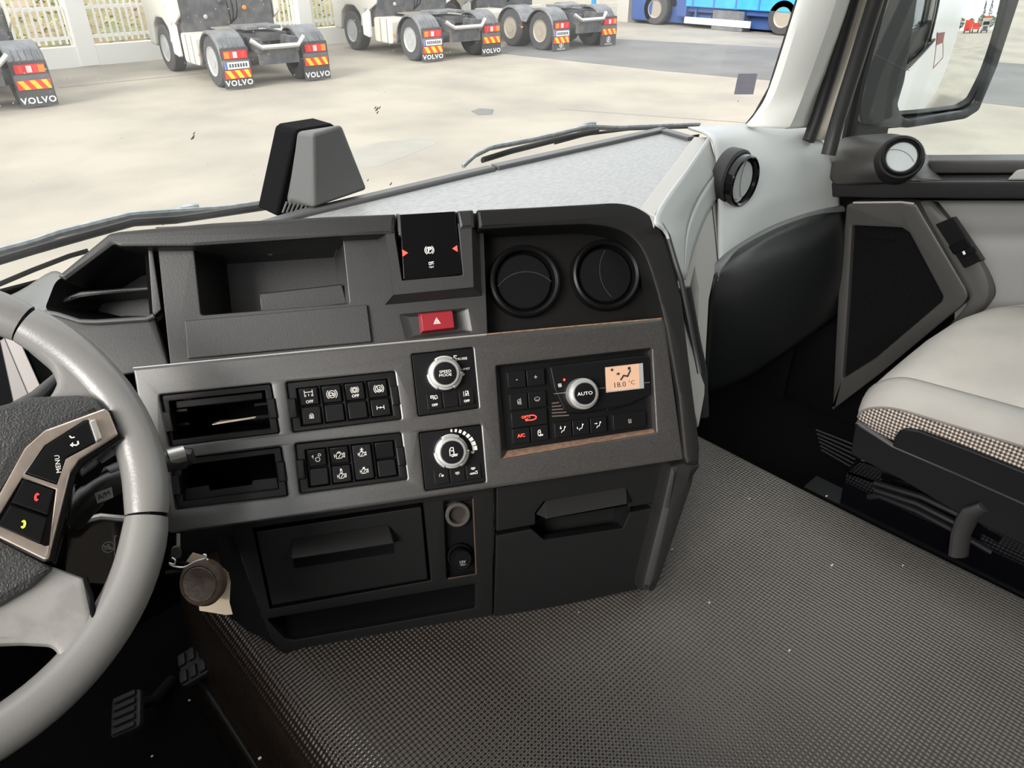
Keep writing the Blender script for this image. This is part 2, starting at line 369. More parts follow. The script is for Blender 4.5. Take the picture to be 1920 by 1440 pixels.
# left wall: sill raised to shade the mat, opening shaped for light, quarter behind
b_ = B(); b_.box((XL-.03, (YR-.90)/2, (ZF+ZC)/2), (.05, -.90-YR, ZC-ZF)); b_.box((XL-.03, .13, .175), (.05, 2.06, .85)); b_.box((XL-.03, .0, ZC-.04), (.05, 1.9, .08))
mk('wall_left', b_, M_cab, kind='structure')
# right wall behind the passenger door
b_ = B(); b_.box((XR+.03, (YR-1.0)/2, (ZF+ZC)/2), (.05, -1.0-YR, ZC-ZF)); b_.box((XR+.03, -.1, ZC-.10), (.05, 1.8, .20))
mk('wall_right', b_, M_cab, kind='structure')
# front bulkhead below the windscreen
b_ = B(); b_.box(((XL+XR)/2, YF+.06, .045), (XR-XL, .05, .60)); b_.box((XR+.0, .98, .045), (.04, .42, .60)); b_.box((XL+.0, 1.0, .045), (.04, .44, .60)); b_.box(((TX1+XR)/2, 1.02, -.02), (XR-TX1, .05, .50))
mk('wall_front', b_, M_pit, kind='structure')
# windscreen: gently wrapped pane
rows = []
for k in range(7):
    z = .42+k*.19; row = []
    for i in range(25):
        x = -.72+i*(2.40/24); c = (x-.62)/1.25; y = YF+.035-.22*max(0, abs(c)-.3)**2*1.6-(z-.45)*.20
        row.append((x, y, z))
    rows.append(row)
def wsy(x, z): return YF+.035-.22*max(0, abs((x-.62)/1.25)-.3)**2*1.6-(z-.45)*.20
win1 = mk('window_1', B().grid(rows), M_glas, kind='structure', ang=180)
M_spot = mat('dried_bug_spot', (.06, .055, .05), .8); M_dust = mat('pale_dust', (.8, .78, .74), .9)
FW = None
def wsp(px, py):   # point of the pane in front of a pixel
    lo, hi = .5, 3.
    for _ in range(40):
        t = (lo+hi)/2; p = at(px, py, t=t)
        if p.y > wsy(p.x, p.z): hi = t
        else: lo = t
    return at(px, py, t=lo-.002)
sp_ = B()
for px, py, s in [(362, 258, .0035), (364, 250, .002), (707, 205, .0035), (712, 202, .0025), (704, 202, .0025), (708, 211, .0025), (733, 345, .003), (690, 338, .0022), (1384, 190, .002)]:
    p = wsp(px, py); sp_.tube([p+V((-s, 0, -s*.6)), p, p+V((s*.8, 0, s))], [s*.25, s*.45, s*.2], 5)
o = mk('bug_spots', sp_, M_spot, win1, kind='stuff')
ds = B()
for i in range(420):
    px = random.uniform(0, 1420); py = random.uniform(0, 240)*random.random()**.6 if random.random() < .8 else random.uniform(0, 380)
    p = wsp(px, py); s = random.choice([.0004, .0005, .0007, .001])
    ds.add([p+V((-s, 0, 0)), p+V((0, 0, -s)), p+V((s, 0, 0)), p+V((0, 0, s))], [(0, 1, 2, 3)])
mk('dust_specks', ds, M_dust, win1, kind='stuff')
# black ceramic edge at the bottom of the pane
b_ = B().grid([[(x, wsy(x, z)+.004, z) for x in [-.72+i*.1 for i in range(25)]] for z in (.40, .452)])
mk('ceramic_band', b_, M_pit, win1)
# A-pillar trim on the passenger side
prow = lambda pts: [at(*p[:2], t=p[2]) for p in pts]
pl = [prow([(1402, 236, 1.63), (1412, 238, 1.60), (1470, 240, 1.585), (1478, 240, 1.59), (1520, 238, 1.66)]),
      prow([(1420, 215, 1.61), (1430, 215, 1.585), (1484, 212, 1.565), (1491, 212, 1.575), (1530, 205, 1.65)]),
      prow([(1447, 165, 1.57), (1458, 165, 1.545), (1508, 150, 1.53), (1515, 150, 1.54), (1555, 145, 1.61)]),
      prow([(1500, 0, 1.45), (1512, 0, 1.425), (1560, 0, 1.405), (1567, 0, 1.415), (1604, 0, 1.49)]),
      prow([(1560, -190, 1.34), (1572, -190, 1.315), (1616, -190, 1.295), (1622, -190, 1.305), (1660, -190, 1.37)])]
trim = mk('trim_1', B().patch(pl, 3, 5), M_pil, kind='structure', solid=.01)
def ribbon(name, pts, m_, parent, wid):   # swept bar through pixels with depths
    return mk(name, B().tube([at(x, y, t=t) for x, y, t in pts], wid, 10), m_, parent)
mk('glass_seal', B().tube([at(x, y, t=t) for x, y, t in [(1400, 237, 1.66), (1418, 215, 1.645), (1446, 165, 1.60), (1498, 0, 1.48), (1558, -190, 1.37)]], .007, 8), M_rub, trim)
# door aperture: rubber seal and painted post
post = mk('trim_2', B().patch([prow([(1516, 262, 1.66), (1535, 262, 1.65), (1560, 262, 1.68)]), prow([(1555, 145, 1.62), (1575, 145, 1.60), (1596, 145, 1.63)]), prow([(1608, 0, 1.50), (1625, 0, 1.48), (1645, 0, 1.51)]), prow([(1668, -190, 1.38), (1684, -190, 1.36), (1700, -190, 1.38)])], 4, 5), M_cream, kind='structure', solid=.01)
mk('door_seal', B().tube([at(x, y, t=t) for x, y, t in [(1515, 265, 1.63), (1530, 225, 1.62), (1558, 140, 1.575), (1600, 0, 1.465), (1655, -190, 1.34)]], .0135, 12), M_rub, post)
# ------------------------------------------------------------------ dashboard
e1 = ray(8300, -111).normalized(); up1 = -(cR*.14-cU)
FA = Frame(at(780, 790, t=1.03), e1, up1)
nh = V((FA.n.x, FA.n.y, 0)).normalized(); tl = math.radians(23)
FL = Frame(FA.hit(930, 920, -.028), e1-V((0, 0, e1.z)), -nh*math.sin(tl)+V((0, 0, math.cos(tl))))
S = 1.03/FPX
ZT = .53
dash = thing('dashboard', 'dark grey wraparound dashboard with centre console under the windscreen', 'dashboard', (.65, .85, .03))
def P(F, px, w=0, r=0): 
    q = F.uvs(px, w); return rpoly(q, r) if r else q
def inset(poly, d):
    c = V((sum(p[0] for p in poly)/len(poly), sum(p[1] for p in poly)/len(poly))); out = []
    for p in poly:
        v = V(p[:2])-c; out.append(tuple(c+v*(1-d/max(v.length, 1e-6))))
    return out
# --- main face with cubby, hazard pocket, brake block
cub = P(FA, [(362, 452), (641, 436), (655, 569), (377, 591)], -.006, .004)
haz = P(FA, [(750, 590), (876, 578), (884, 622), (762, 636)], -.006, .003)
brk = P(FA, [(742, 385), (872, 378), (880, 526), (752, 536)], -.006)
face = B().plate(FA, P(FA, [(291, 425), (742, 407), (752, 536), (880, 526), (872, 400), (906, 398), (915, 640), (321, 705)], -.006), [cub, haz], -.02, -.006, .002)
face.liner(FA, inset(cub, -.001), inset(cub, .02), -.012, -.13)
face.liner(FA, inset(haz, -.001), inset(haz, .012), -.0065, -.012)
mk('console_face', face, M_con, dash)
# step in the cubby floor
st = B(); q = [FA.uv(*p, -.03) for p in [(480, 545), (640, 527), (650, 566), (484, 586)]]
st.hexa([FA.pt(u, v, -.128) for u, v in q], [FA.pt(u, v, -.055) for u, v in q]); mk('cubby_step', st, M_con, dash, bevel=.002)
mk('cubby_lid', B().plate(FA, P(FA, [(346, 601), (688, 571), (697, 641), (352, 673)], 0, .002), (), -.008, .0, .0015), M_con, dash)
# --- raised block around the parking brake
fr = P(FA, [(723, 437), (884, 424), (888, 540), (737, 553)], .02); ba = P(FA, [(704, 440), (900, 424), (905, 556), (720, 573)], -.006)
blk = B().plate(FA, fr, [P(FA, [(747, 392), (872, 385), (871, 517), (754, 524)], .02)][:0], -.03, -.0201, .0005) if False else B()
hole = P(FA, [(741, 443), (860, 434), (868, 516), (754, 526)], .02)
nfr = rpoly([fr[3], hole[3], hole[0], (hole[0][0], fr[0][1]), fr[0]], 0)
blk.flat(FA, [fr[0], (hole[0][0], hole[0][1]+.012), hole[0], hole[3], hole[2], hole[1], (hole[1][0], hole[1][1]+.012), fr[1], fr[2], fr[3]][::-1], w0=-.01, w1=.02)
k = len(blk.v); blk.v += [FA.pt(u, v, .02) for u, v in fr]+[FA.pt(u, v, -.008) for u, v in ba]; blk.f += [(k+i, k+(i+1) % 4, k+4+(i+1) % 4, k+4+i) for i in range(4)]
mk('brake_surround', blk, M_con, dash, bevel=.0012)
# --- brow above the face, in pieces with narrow joints
brow = lambda px, w1=.022: B().plate(FA, P(FA, px, w1, [.003]*len(px)), (), -.06, w1, .005)
mk('brow', brow([(742, 400), (740, 439), (633, 444), (500, 453), (362, 462), (226, 463), (214, 459), (123, 527), (106, 517), (203, 437), (222, 433), (396, 417), (600, 406)]), M_brow, dash)
mk('brow', brow([(857, 394), (888, 392), (891, 428), (862, 430)]), M_brow, dash)
mk('brow', brow([(742, 399), (750, 399), (757, 445), (746, 441)], .014), M_lip, dash); mk('brow', brow([(748, 402), (858, 395), (862, 440), (752, 446)], .006), M_brow, dash)
# --- hood frame around the right side
c2 = lambda l, n=4: [(q.x, q.y) for q in cat([(*a, 0) for a in l], n)]
outer = [(894, 392), (1000, 387)]+c2([(1110, 381), (1158, 379), (1195, 387), (1226, 409), (1250, 448), (1267, 500), (1280, 560)])+[ (1297, 700), (1314, 838), (1312, 872), (1288, 872), (1284, 862), (1272, 742)]+c2([(1250, 620), (1228, 535), (1206, 474), (1180, 442), (1145, 427), (1100, 421)])+[(1000, 425), (897, 431)]
mk('hood_frame', B().plate(FA, P(FA, outer, .018, .004), (), -.11, .018, .006), M_hood, dash)
# --- recess that carries the two round vents
rc = P(FA, [(897, 425), (1000, 418)]+c2([(1100, 414), (1145, 420), (1182, 436), (1208, 470), (1230, 535), (1249, 605)])+[ (1249, 622), (912, 655)], -.01)
bk = P(FA, [(902, 436), (1000, 430)]+c2([(1100, 426), (1142, 432), (1176, 448), (1200, 480), (1222, 540), (1240, 605)])+[ (1240, 622), (916, 655)], -.04)
mk('vent_recess', B().liner(FA, rc, bk, -.008, -.04), M_rec, dash)
def air_vent(F, u, v, r, parent, m_ring, m_disc, slit, w=0, deep=.02, m_rib=None):
    a = B().lathe(F, u, v, [(r*1.02, w-deep), (r*1.02, w+.004), (r*.99, w+.009), (r*.93, w+.011), (r*.86, w+.008), (r*.83, w-.004), (r*.80, w-.006), (r*.80, w-deep)], 56)
    o = mk('air_vent', a, m_ring, parent)
    d = B().lathe(F, u, v, [(r*.78, w-.010), (r*.78, w-.001), (r*.74, w+.001), (0, w+.001)], 48)
    mk('vent_disc', d, m_disc, o)
    s_ = B(); s_.stroke(F, [(u+a_*r, v+b__*r) for a_, b__ in slit], r*.022, w+.0022); mk('vent_rib', s_, m_rib or M_gpr, o)
    return o
arc = lambda cx, cy, R_, a0, a1, n=14: [(cx+R_*math.cos(math.radians(a0+(a1-a0)*i/n)), cy+R_*math.sin(math.radians(a0+(a1-a0)*i/n))) for i in range(n+1)]
M_rib = mat('vent_edge', (.035, .035, .037), .35)
u, v = FA.uv(983, 528, -.03); air_vent(FA, u, v, 68*S*1.045, dash, M_blk, M_blk, arc(0, -.75, 1.02, 42, 138), -.03, m_rib=M_rib)
u, v = FA.uv(1135, 516, -.03); air_vent(FA, u, v, 67*S*1.06, dash, M_blk, M_blk, arc(.85, .05, 1.02, 140, 222), -.03, m_rib=M_rib)
# --- left pocket panel
pk = P(FA, [(124, 532), (226, 470), (277, 468), (287, 586), (276, 593), (165, 598), (104, 573)], -.004, .005)
lp = B().plate(FA, P(FA, [(86, 588), (110, 588), (150, 601), (180, 603), (274, 597), (288, 590), (318, 690), (60, 730), (40, 640)], -.004), (), -.02, -.004, .004)
lp.plate(FA, P(FA, [(277, 462), (284, 455), (302, 580), (290, 592), (286, 586)], -.004), (), -.02, -.004, .001)
lp.liner(FA, inset(pk, -.014), inset(pk, .018), -.006, -.10); mk('pocket_panel', lp, M_con, dash)
mk('joint_backing', B().flat(FA, P(FA, [(268, 440), (310, 440), (335, 700), (290, 700)], -.025), w0=-.035, w1=-.025), M_pit, dash)
lg = P(FA, [(106, 574), (153, 555), (283, 544), (283, 536), (150, 546), (112, 560)], -.03)
mk('pocket_step', B().flat(FA, lg, w0=-.095, w1=-.03), M_con, dash, bevel=.002)
mk('pocket_lip', B().tube([FA.hit(x, y, .0) for x, y in [(84, 586), (108, 590), (150, 603), (180, 604), (275, 598), (289, 592)]], .0035, 8), M_lip, dash)
mk('cowl_corner', B().patch([[at(-60, 590, t=1.0), at(36, 550, t=1.025), at(99, 512, t=1.035), at(124, 522, t=1.02)], [at(-60, 610, t=.98), at(40, 570, t=.995), at(95, 540, t=1.0), at(115, 536, t=.995)], [at(-60, 640, t=.96), at(50, 592, t=.965), at(84, 572, t=.975), at(104, 556, t=.98)], [at(-60, 670, t=.95), at(56, 602, t=.955), at(80, 592, t=.96), at(92, 584, t=.965)]], 4, 4), mat('cowl_grey', (.13, .135, .135), .5, bump=GR), dash, solid=.006)
mk('cowl_side', B().patch([[at(36, 600, t=1.0), at(80, 592, t=1.005)], [at(46, 650, t=1.0), at(88, 640, t=1.005)], [at(70, 740, t=.99), at(130, 728, t=1.0)]], 3, 4), M_con, dash, solid=.004)
# --- fascia plate with its cut-outs
HOL = dict(d1=[(299, 741), (508, 719), (524, 812), (318, 838)], d2=[(318, 862), (527, 838), (540, 930), (330, 956)],
           s1=[(536, 717), (740, 696), (753, 786), (549, 811)], s2=[(553, 832), (752, 811), (764, 899), (563, 926)],
           k1=[(771, 664), (887, 651), (898, 765), (784, 781)], k2=[(785, 811), (902, 796), (911, 904), (797, 921)],
           cl=[(930, 686), (1222, 653), (1231, 811), (942, 860)])
fas = B().plate(FA, P(FA, [(249, 691), (600, 657), (912, 628), (1246, 597), (1282, 862), (930, 915), (640, 958), (322, 1001), (296, 985)], .012, [.003]*9), [P(FA, h, .012, .003) for h in HOL.values()], -.010, .012, .003)
mk('fascia', fas, M_fas, dash)
mk('fascia_edge_wear_glint', B().tube([FA.hit(x, y, .0105) for x, y in [(250, 690.5), (600, 656.5), (912, 627.5)]], .0016, 6), M_alu2, dash)  # silver line paints the lit rounded top edge of the fascia
mk('fascia_edge_wear_glint', B().tube([FA.hit(x, y, .0105) for x, y in [(700, 647), (912, 627), (1080, 611.5), (1244, 597)]], .0014, 6), M_cop, dash, label='worn brown edge')
# --- lower body
low = [(330, 960), (432, 985), (437, 1002), (505, 1196), (531, 1226), (924, 1162), (926, 895), (640, 935)]
dr1 = [(474, 991), (793, 943), (808, 1088), (506, 1142)]
so = [(832, 940), (886, 932), (893, 1077), (838, 1086)]; sh = [(501, 1161), (891, 1095), (891, 1140), (552, 1200), (534, 1197)]
lb = B().plate(FL, P(FL, low, 0), [P(FL, dr1, 0), P(FL, so, 0, .003), P(FL, sh, 0, .003)], -.02, 0, .002)
q_sh = P(FL, sh, 0)
q = P(FL, so, 0); lb.liner(FL, inset(q, -.001), inset(q, .003), -.004, -.016)
q = P(FL, dr1, 0); lb.liner(FL, q, q, -.012, -.04)
side = [FL.hit(437, 1002, -.004), FL.hit(505, 1196, -.004), FL.hit(531, 1226, -.004)]; bk_ = [at(405, 1010, t=1.12), at(432, 1172, t=1.12), at(470, 1195, t=1.12)]
lb.grid([side, bk_]); lb.add([FL.hit(531, 1226, -.004), FL.hit(924, 1162, -.004), FL.hit(1205, 1112, -.004), FL.hit(1205, 1112, -.004)-nh*.2, FL.hit(531, 1226, -.004)-nh*.2], [(0, 1, 2, 3, 4)])
mk('lower_body', lb, M_low, dash); fq = [FL.pt(u, v, -.012) for u, v in inset(q_sh, .0005)]; nq = len(fq); b = B(); b.v = fq+[p-nh*.05+V((0, 0, .012)) for p in fq]; b.f = [(i, (i+1) % nq, (i+1) % nq+nq, i+nq) for i in range(nq)]+[tuple(range(nq, 2*nq))]; mk('shelf_lining', b, M_pit, dash)
def drawer(px, handle_top, lf, w0=-.02, w1=.003):
    q = P(FL, px, w1, .002); d = mk('drawer', B().plate(FL, q, (), w0, w1, .0018), M_low, dash)
    return d
d1 = drawer([(480, 997), (790, 950), (802, 1086), (510, 1136)], None, None)
def wedge(parent, top, low_, back, w1, wl):
    """drawer pull: sloped face from the drawer skin out to a lip"""
    h = B(); A = [FL.hit(*p, w1) for p in top]; Bq = [FL.hit(*p, wl) for p in low_]; Cq = [FL.hit(*p, w1) for p in back]
    h.add(A+Bq+Cq, [(0, 1, 2, 3), (3, 2, 5, 4), (0, 3, 4), (1, 5, 2), (0, 4, 5, 1)]); mk('handle', h, M_low2, parent, bevel=.001)
wedge(d1, [(550, 1010), (728, 983)], [(738, 1018), (548, 1048)], [(532, 1046), (748, 1014)], .003, .026)
mk('handle_slot', B().flat(FL, P(FL, [(549, 1049), (738, 1020), (740, 1037), (552, 1066)], .004), w0=.0028, w1=.0035), M_pit, d1)
hs = B().plate(FL, P(FL, [(836, 944), (884, 936), (890, 1074), (842, 1081)], -.014), (), -.02, -.013, .001)
mk('socket_strip', hs, M_blk, dash)
mk('socket_strip_edge', B().tube([FL.hit(x, y, .0) for x, y in [(887, 935), (893, 1076), (840, 1085)]], .0013, 6), mat('faint_brown_edge', (.07, .042, .03), .5), dash)
post_l = [(1258, 873), (1290, 864), (1313, 860), (1302, 911), (1240, 1093), (1228, 1114), (1203, 1111), (1206, 1090), (1240, 953)]
mk('side_post', B().plate(FL, P(FL, post_l, .035, .002), (), -.10, .035, .012), M_low2, dash)
d2 = drawer([(931, 915), (1262, 862), (1240, 942), (1178, 952), (1178, 920), (1020, 940), (1004, 962), (1004, 984), (931, 997)], None, None)
wedge(d2, [(1023, 938), (1174, 912)], [(1175, 945), (1024, 973)], [(1004, 964), (1186, 940)], .003, .024)
d3 = drawer([(931, 1004), (997, 992), (1020, 1012), (1168, 990), (1181, 961), (1240, 948), (1201, 1104), (926, 1162)], None, None)
lq = P(FL, [(1000, 975), (1180, 945), (1172, 995), (1018, 1018)], -.01)
mk('pull_recess', B().liner(FL, lq, inset(lq, .008), -.004, -.05), M_low, d3)
mk('drawer_carcass', B().liner(FL, P(FL, [(928, 880), (1268, 850), (1200, 1106), (926, 1163)], -.02), P(FL, [(940, 890), (1255, 860), (1195, 1095), (938, 1150)], -.06), -.02, -.06), M_pit, dash)
# --- tray on top, lip round it, side strip
F_T = Frame((0, 0, ZT), (1, 0, 0), (0, 1, 0))
tq = lambda px, z: [tuple(at(x, y, Z=z).xy) for x, y in px]
mk('tray', B().flat(F_T, tq([(505, 412), (680, 380), (925, 320), (1242, 249), (1300, 262), (1228, 405), (1110, 392), (880, 402), (745, 410)], ZT-.008)[::-1], w0=-.014, w1=-.008), M_tray, dash)
def bar(name, pts, wd, ht, m_, z=ZT, bev=.004):   # flat-topped bar along a polyline on the tray edge
    P3 = [at(x, y, Z=z) for x, y in pts]; b = B(); L_ = []; R_ = []
    for i, p in enumerate(P3):
        d = (P3[min(i+1, len(P3)-1)]-P3[max(i-1, 0)]); d.z = 0; d.normalize(); n = V((d.y, -d.x, 0))
        L_.append(p); R_.append(p+n*wd)
    rows = [[a, a-V((0, 0, ht)), c-V((0, 0, ht)), c] for a, c in zip(L_, R_)]
    b.grid(rows, closed=True); b.add(rows[0], [(0, 1, 2, 3)]); b.add(rows[-1], [(3, 2, 1, 0)])
    return mk(name, b, m_, dash, bevel=bev)
bar('tray_lip', [(480, 414), (560, 391), (680, 363), (800, 335), (916, 308)], .022, .05, M_lip)
bar('tray_lip', [(920, 307), (1080, 272), (1236, 238), (1250, 240), (1304, 255)], .022, .05, M_lip)
ss = tq([(1301, 256), (1329, 257), (1229, 404), (1199, 390)], ZT); mk('tray_side_strip', B().flat(F_T, ss[::-1], w0=-.03, w1=.0), M_grl, dash, bevel=.003)
# front ledge under the screen
F_L = Frame((0, 0, .465), (1, 0, 0), (0, 1, 0)); mk('defrost_ledge', B().flat(F_L, [(.16, 1.12), (.46, 1.10), (.60, 1.0), (1.28, .97), (1.30, 1.09), (1.2, 1.12), (.16, 1.14)], w0=-.02, w1=0), M_lip, dash)
# --- passenger side surfaces
T = lambda rows: [prow(r) for r in rows]
mk('flank', B().patch(T([[(1328, 257, 1.445), (1290, 313, 1.29), (1229, 404, 1.075), (1250, 440, 1.08), (1277, 523, 1.10)], [(1337, 290, 1.44), (1306, 335, 1.32), (1262, 410, 1.14), (1268, 450, 1.12), (1279, 523, 1.105)], [(1345, 320, 1.425), (1321, 352, 1.355), (1300, 390, 1.28), (1285, 441, 1.19), (1281, 523, 1.11)]]), 5, 4), M_gry, dash, solid=.004)
mk('flank_lower', B().patch(T([[(1345, 320, 1.425), (1321, 352, 1.355), (1300, 390, 1.28), (1285, 441, 1.19), (1281, 523, 1.11)], [(1348, 362, 1.44), (1334, 386, 1.40), (1315, 425, 1.33), (1298, 472, 1.24), (1284, 525, 1.13)]]), 5, 4), M_gry, dash, solid=.004)
p1, p2, p3 = at(1334, 387, t=1.40), at(1345, 492, t=1.37), at(1283, 523, t=1.20)
FC = Frame(p2, p2-p3, p1-p2)
cq = P(FC, [(1350, 362), (1364, 362), (1372, 492), (1348, 497), (1339, 515), (1329, 562), (1324, 650), (1321, 740), (1310, 800), (1270, 640), (1262, 530), (1283, 523), (1298, 472), (1315, 425)]); hq = P(FC, [(1303, 497), (1312, 545), (1311, 560), (1309, 618), (1293, 566), (1292, 545)], 0, .004)
if sum(a[0]*b[1]-b[0]*a[1] for a, b in zip(cq, cq[1:]+cq[:1])) < 0: pass
cp = B().plate(FC, cq, [hq], -.006, 0, .001); cp.liner(FC, hq, inset(hq, .004), -.003, -.03); mk('side_cover', cp, M_grl, dash)
mk('side_gasket', B().tube(pxs([(1229, 405), (1252, 442), (1266, 490), (1277, 524)], 1.085)+pxs([(1300, 640), (1312, 700)], 1.12), .004, 8), M_rub, dash)
mk('side_gasket', B().tube([at(1282, 540, t=1.16), at(1300, 640, t=1.18), at(1313, 700, t=1.2), at(1316, 780, t=1.22)], .012, 8), M_rub, dash)
mk('panel_seam', B().tube([FC.hit(x, y, .0005) for x, y in [(1335, 386), (1341, 440), (1346, 494)]], .0014, 6), M_rub, dash)
M_roll = mat('knee_roll_lit_grey', (.13, .135, .137), .42, bump=GR)  # lighter grey paints glancing light; the roll is the same dark plastic
D4 = [(1347, 495, 1.372), (1385, 462, 1.44), (1450, 425, 1.55), (1520, 400, 1.65), (1577, 387, 1.73)]
mk('passenger_panel', B().patch(T([[(1290, 240, 1.62), (1350, 237, 1.63), (1410, 234, 1.66), (1475, 236, 1.68), (1515, 243, 1.69)],
    [(1331, 257, 1.45), (1385, 255, 1.55), (1440, 256, 1.60), (1505, 258, 1.64), (1537, 262, 1.665)],
    [(1343, 300, 1.43), (1400, 305, 1.495), (1460, 300, 1.56), (1525, 295, 1.64), (1556, 298, 1.68)],
    [(1347, 360, 1.42), (1400, 375, 1.465), (1460, 360, 1.545), (1530, 345, 1.65), (1570, 342, 1.71)],
    [(1347, 430, 1.40), (1392, 420, 1.45), (1455, 395, 1.545), (1525, 375, 1.65), (1575, 368, 1.725)], D4]), 6, 5), M_gry, dash, solid=.005)
mk('knee_panel', B().patch(T([[(x, y, t+.012) for x, y, t in D4], [(1342, 508, 1.352), (1388, 470, 1.41), (1455, 434, 1.52), (1525, 408, 1.625), (1579, 396, 1.715)],
    [(1337, 525, 1.345), (1392, 490, 1.39), (1458, 452, 1.50), (1530, 424, 1.61), (1580, 412, 1.71)],
    [(1329, 570, 1.365), (1398, 545, 1.40), (1470, 505, 1.50), (1540, 470, 1.62), (1582, 450, 1.73)], [(1323, 650, 1.43), (1400, 635, 1.48), (1480, 595, 1.60), (1550, 545, 1.72), (1590, 515, 1.80)], [(1320, 742, 1.50), (1400, 710, 1.62), (1490, 650, 1.74), (1560, 600, 1.84), (1600, 570, 1.9)]]), 6, 5), M_kne, dash, solid=.006)
mk('lit_knee_roll', B().tube(cat([at(x+1, y+5, t=t-.012) for x, y, t in [(1336, 520, 1.365)]+D4], 5), .0095, 12, sy=.8), M_roll, dash)
pc = at(1387, 338, t=1.425); FV = Frame(pc, (1, 0, 0), (0, 0, 1))
pod = B().lathe(FV, 0, 0, [(.058, -.030), (.058, -.014), (.057, -.006), (.053, -.002), (.05, -.002)], 48); mk('vent_pod', pod, M_rub, dash)
air_vent(FV, 0, 0, .049, dash, M_glo, M_gry, arc(1.1, .05, 1.25, 148, 214), .004, .03, m_rib=M_rub)
# vent grille strip in the passenger footwell
# ------------------------------------------------------------------ icons (drawn as raised print)
def circ(cx, cy, r, n=16, a0=0, a1=360): return [(cx+r*math.cos(math.radians(a0+(a1-a0)*i/n)), cy+r*math.sin(math.radians(a0+(a1-a0)*i/n))) for i in range(n+1)]
ENG = [[(-.6,-.5),(.3,-.5),(.5,-.3),(.5,-.1),(.75,-.1),(.75,-.35),(.95,-.35),(.95,.45),(.75,.45),(.75,.2),(.5,.2),(.5,.4),(.1,.55),(-.4,.55),(-.6,.3),(-.6,-.5)], [(-.6,.05),(-.95,.05)], [(-.95,-.25),(-.95,.35)], [(-.05,.55),(-.05,.75)], [(-.3,.75),(.2,.75)], [(-.2,-.3),(.25,.3)]]
SEAT = [[(-.55,-.75),(-.3,-.3),(.15,-.35),(.45,.4)]]
CABI = [[(-.45,-.6),(-.45,.4),(-.2,.85),(.25,.85),(.3,-.5)], circ(0,-.6,.2,8), [(-.2,.35),(-.05,.2),(.15,.3)], [(.3,-.45),(.9,-.45)], [(.3,-.7),(.8,-.7)]]
LAMP = [[(-.7,.35),(.7,.35)], [(-.45,.35),(-.2,.05),(.2,.05),(.45,.35)], [(-.75,0),(-.5,-.15)], [(-.4,-.15),(-.3,-.4)], [(0,-.15),(0,-.5)], [(.4,-.15),(.3,-.4)], [(.75,0),(.5,-.15)]]
ABS_ = [circ(0,0,.62,18), circ(0,0,.9,8,-48,48), circ(0,0,.9,8,132,228)]
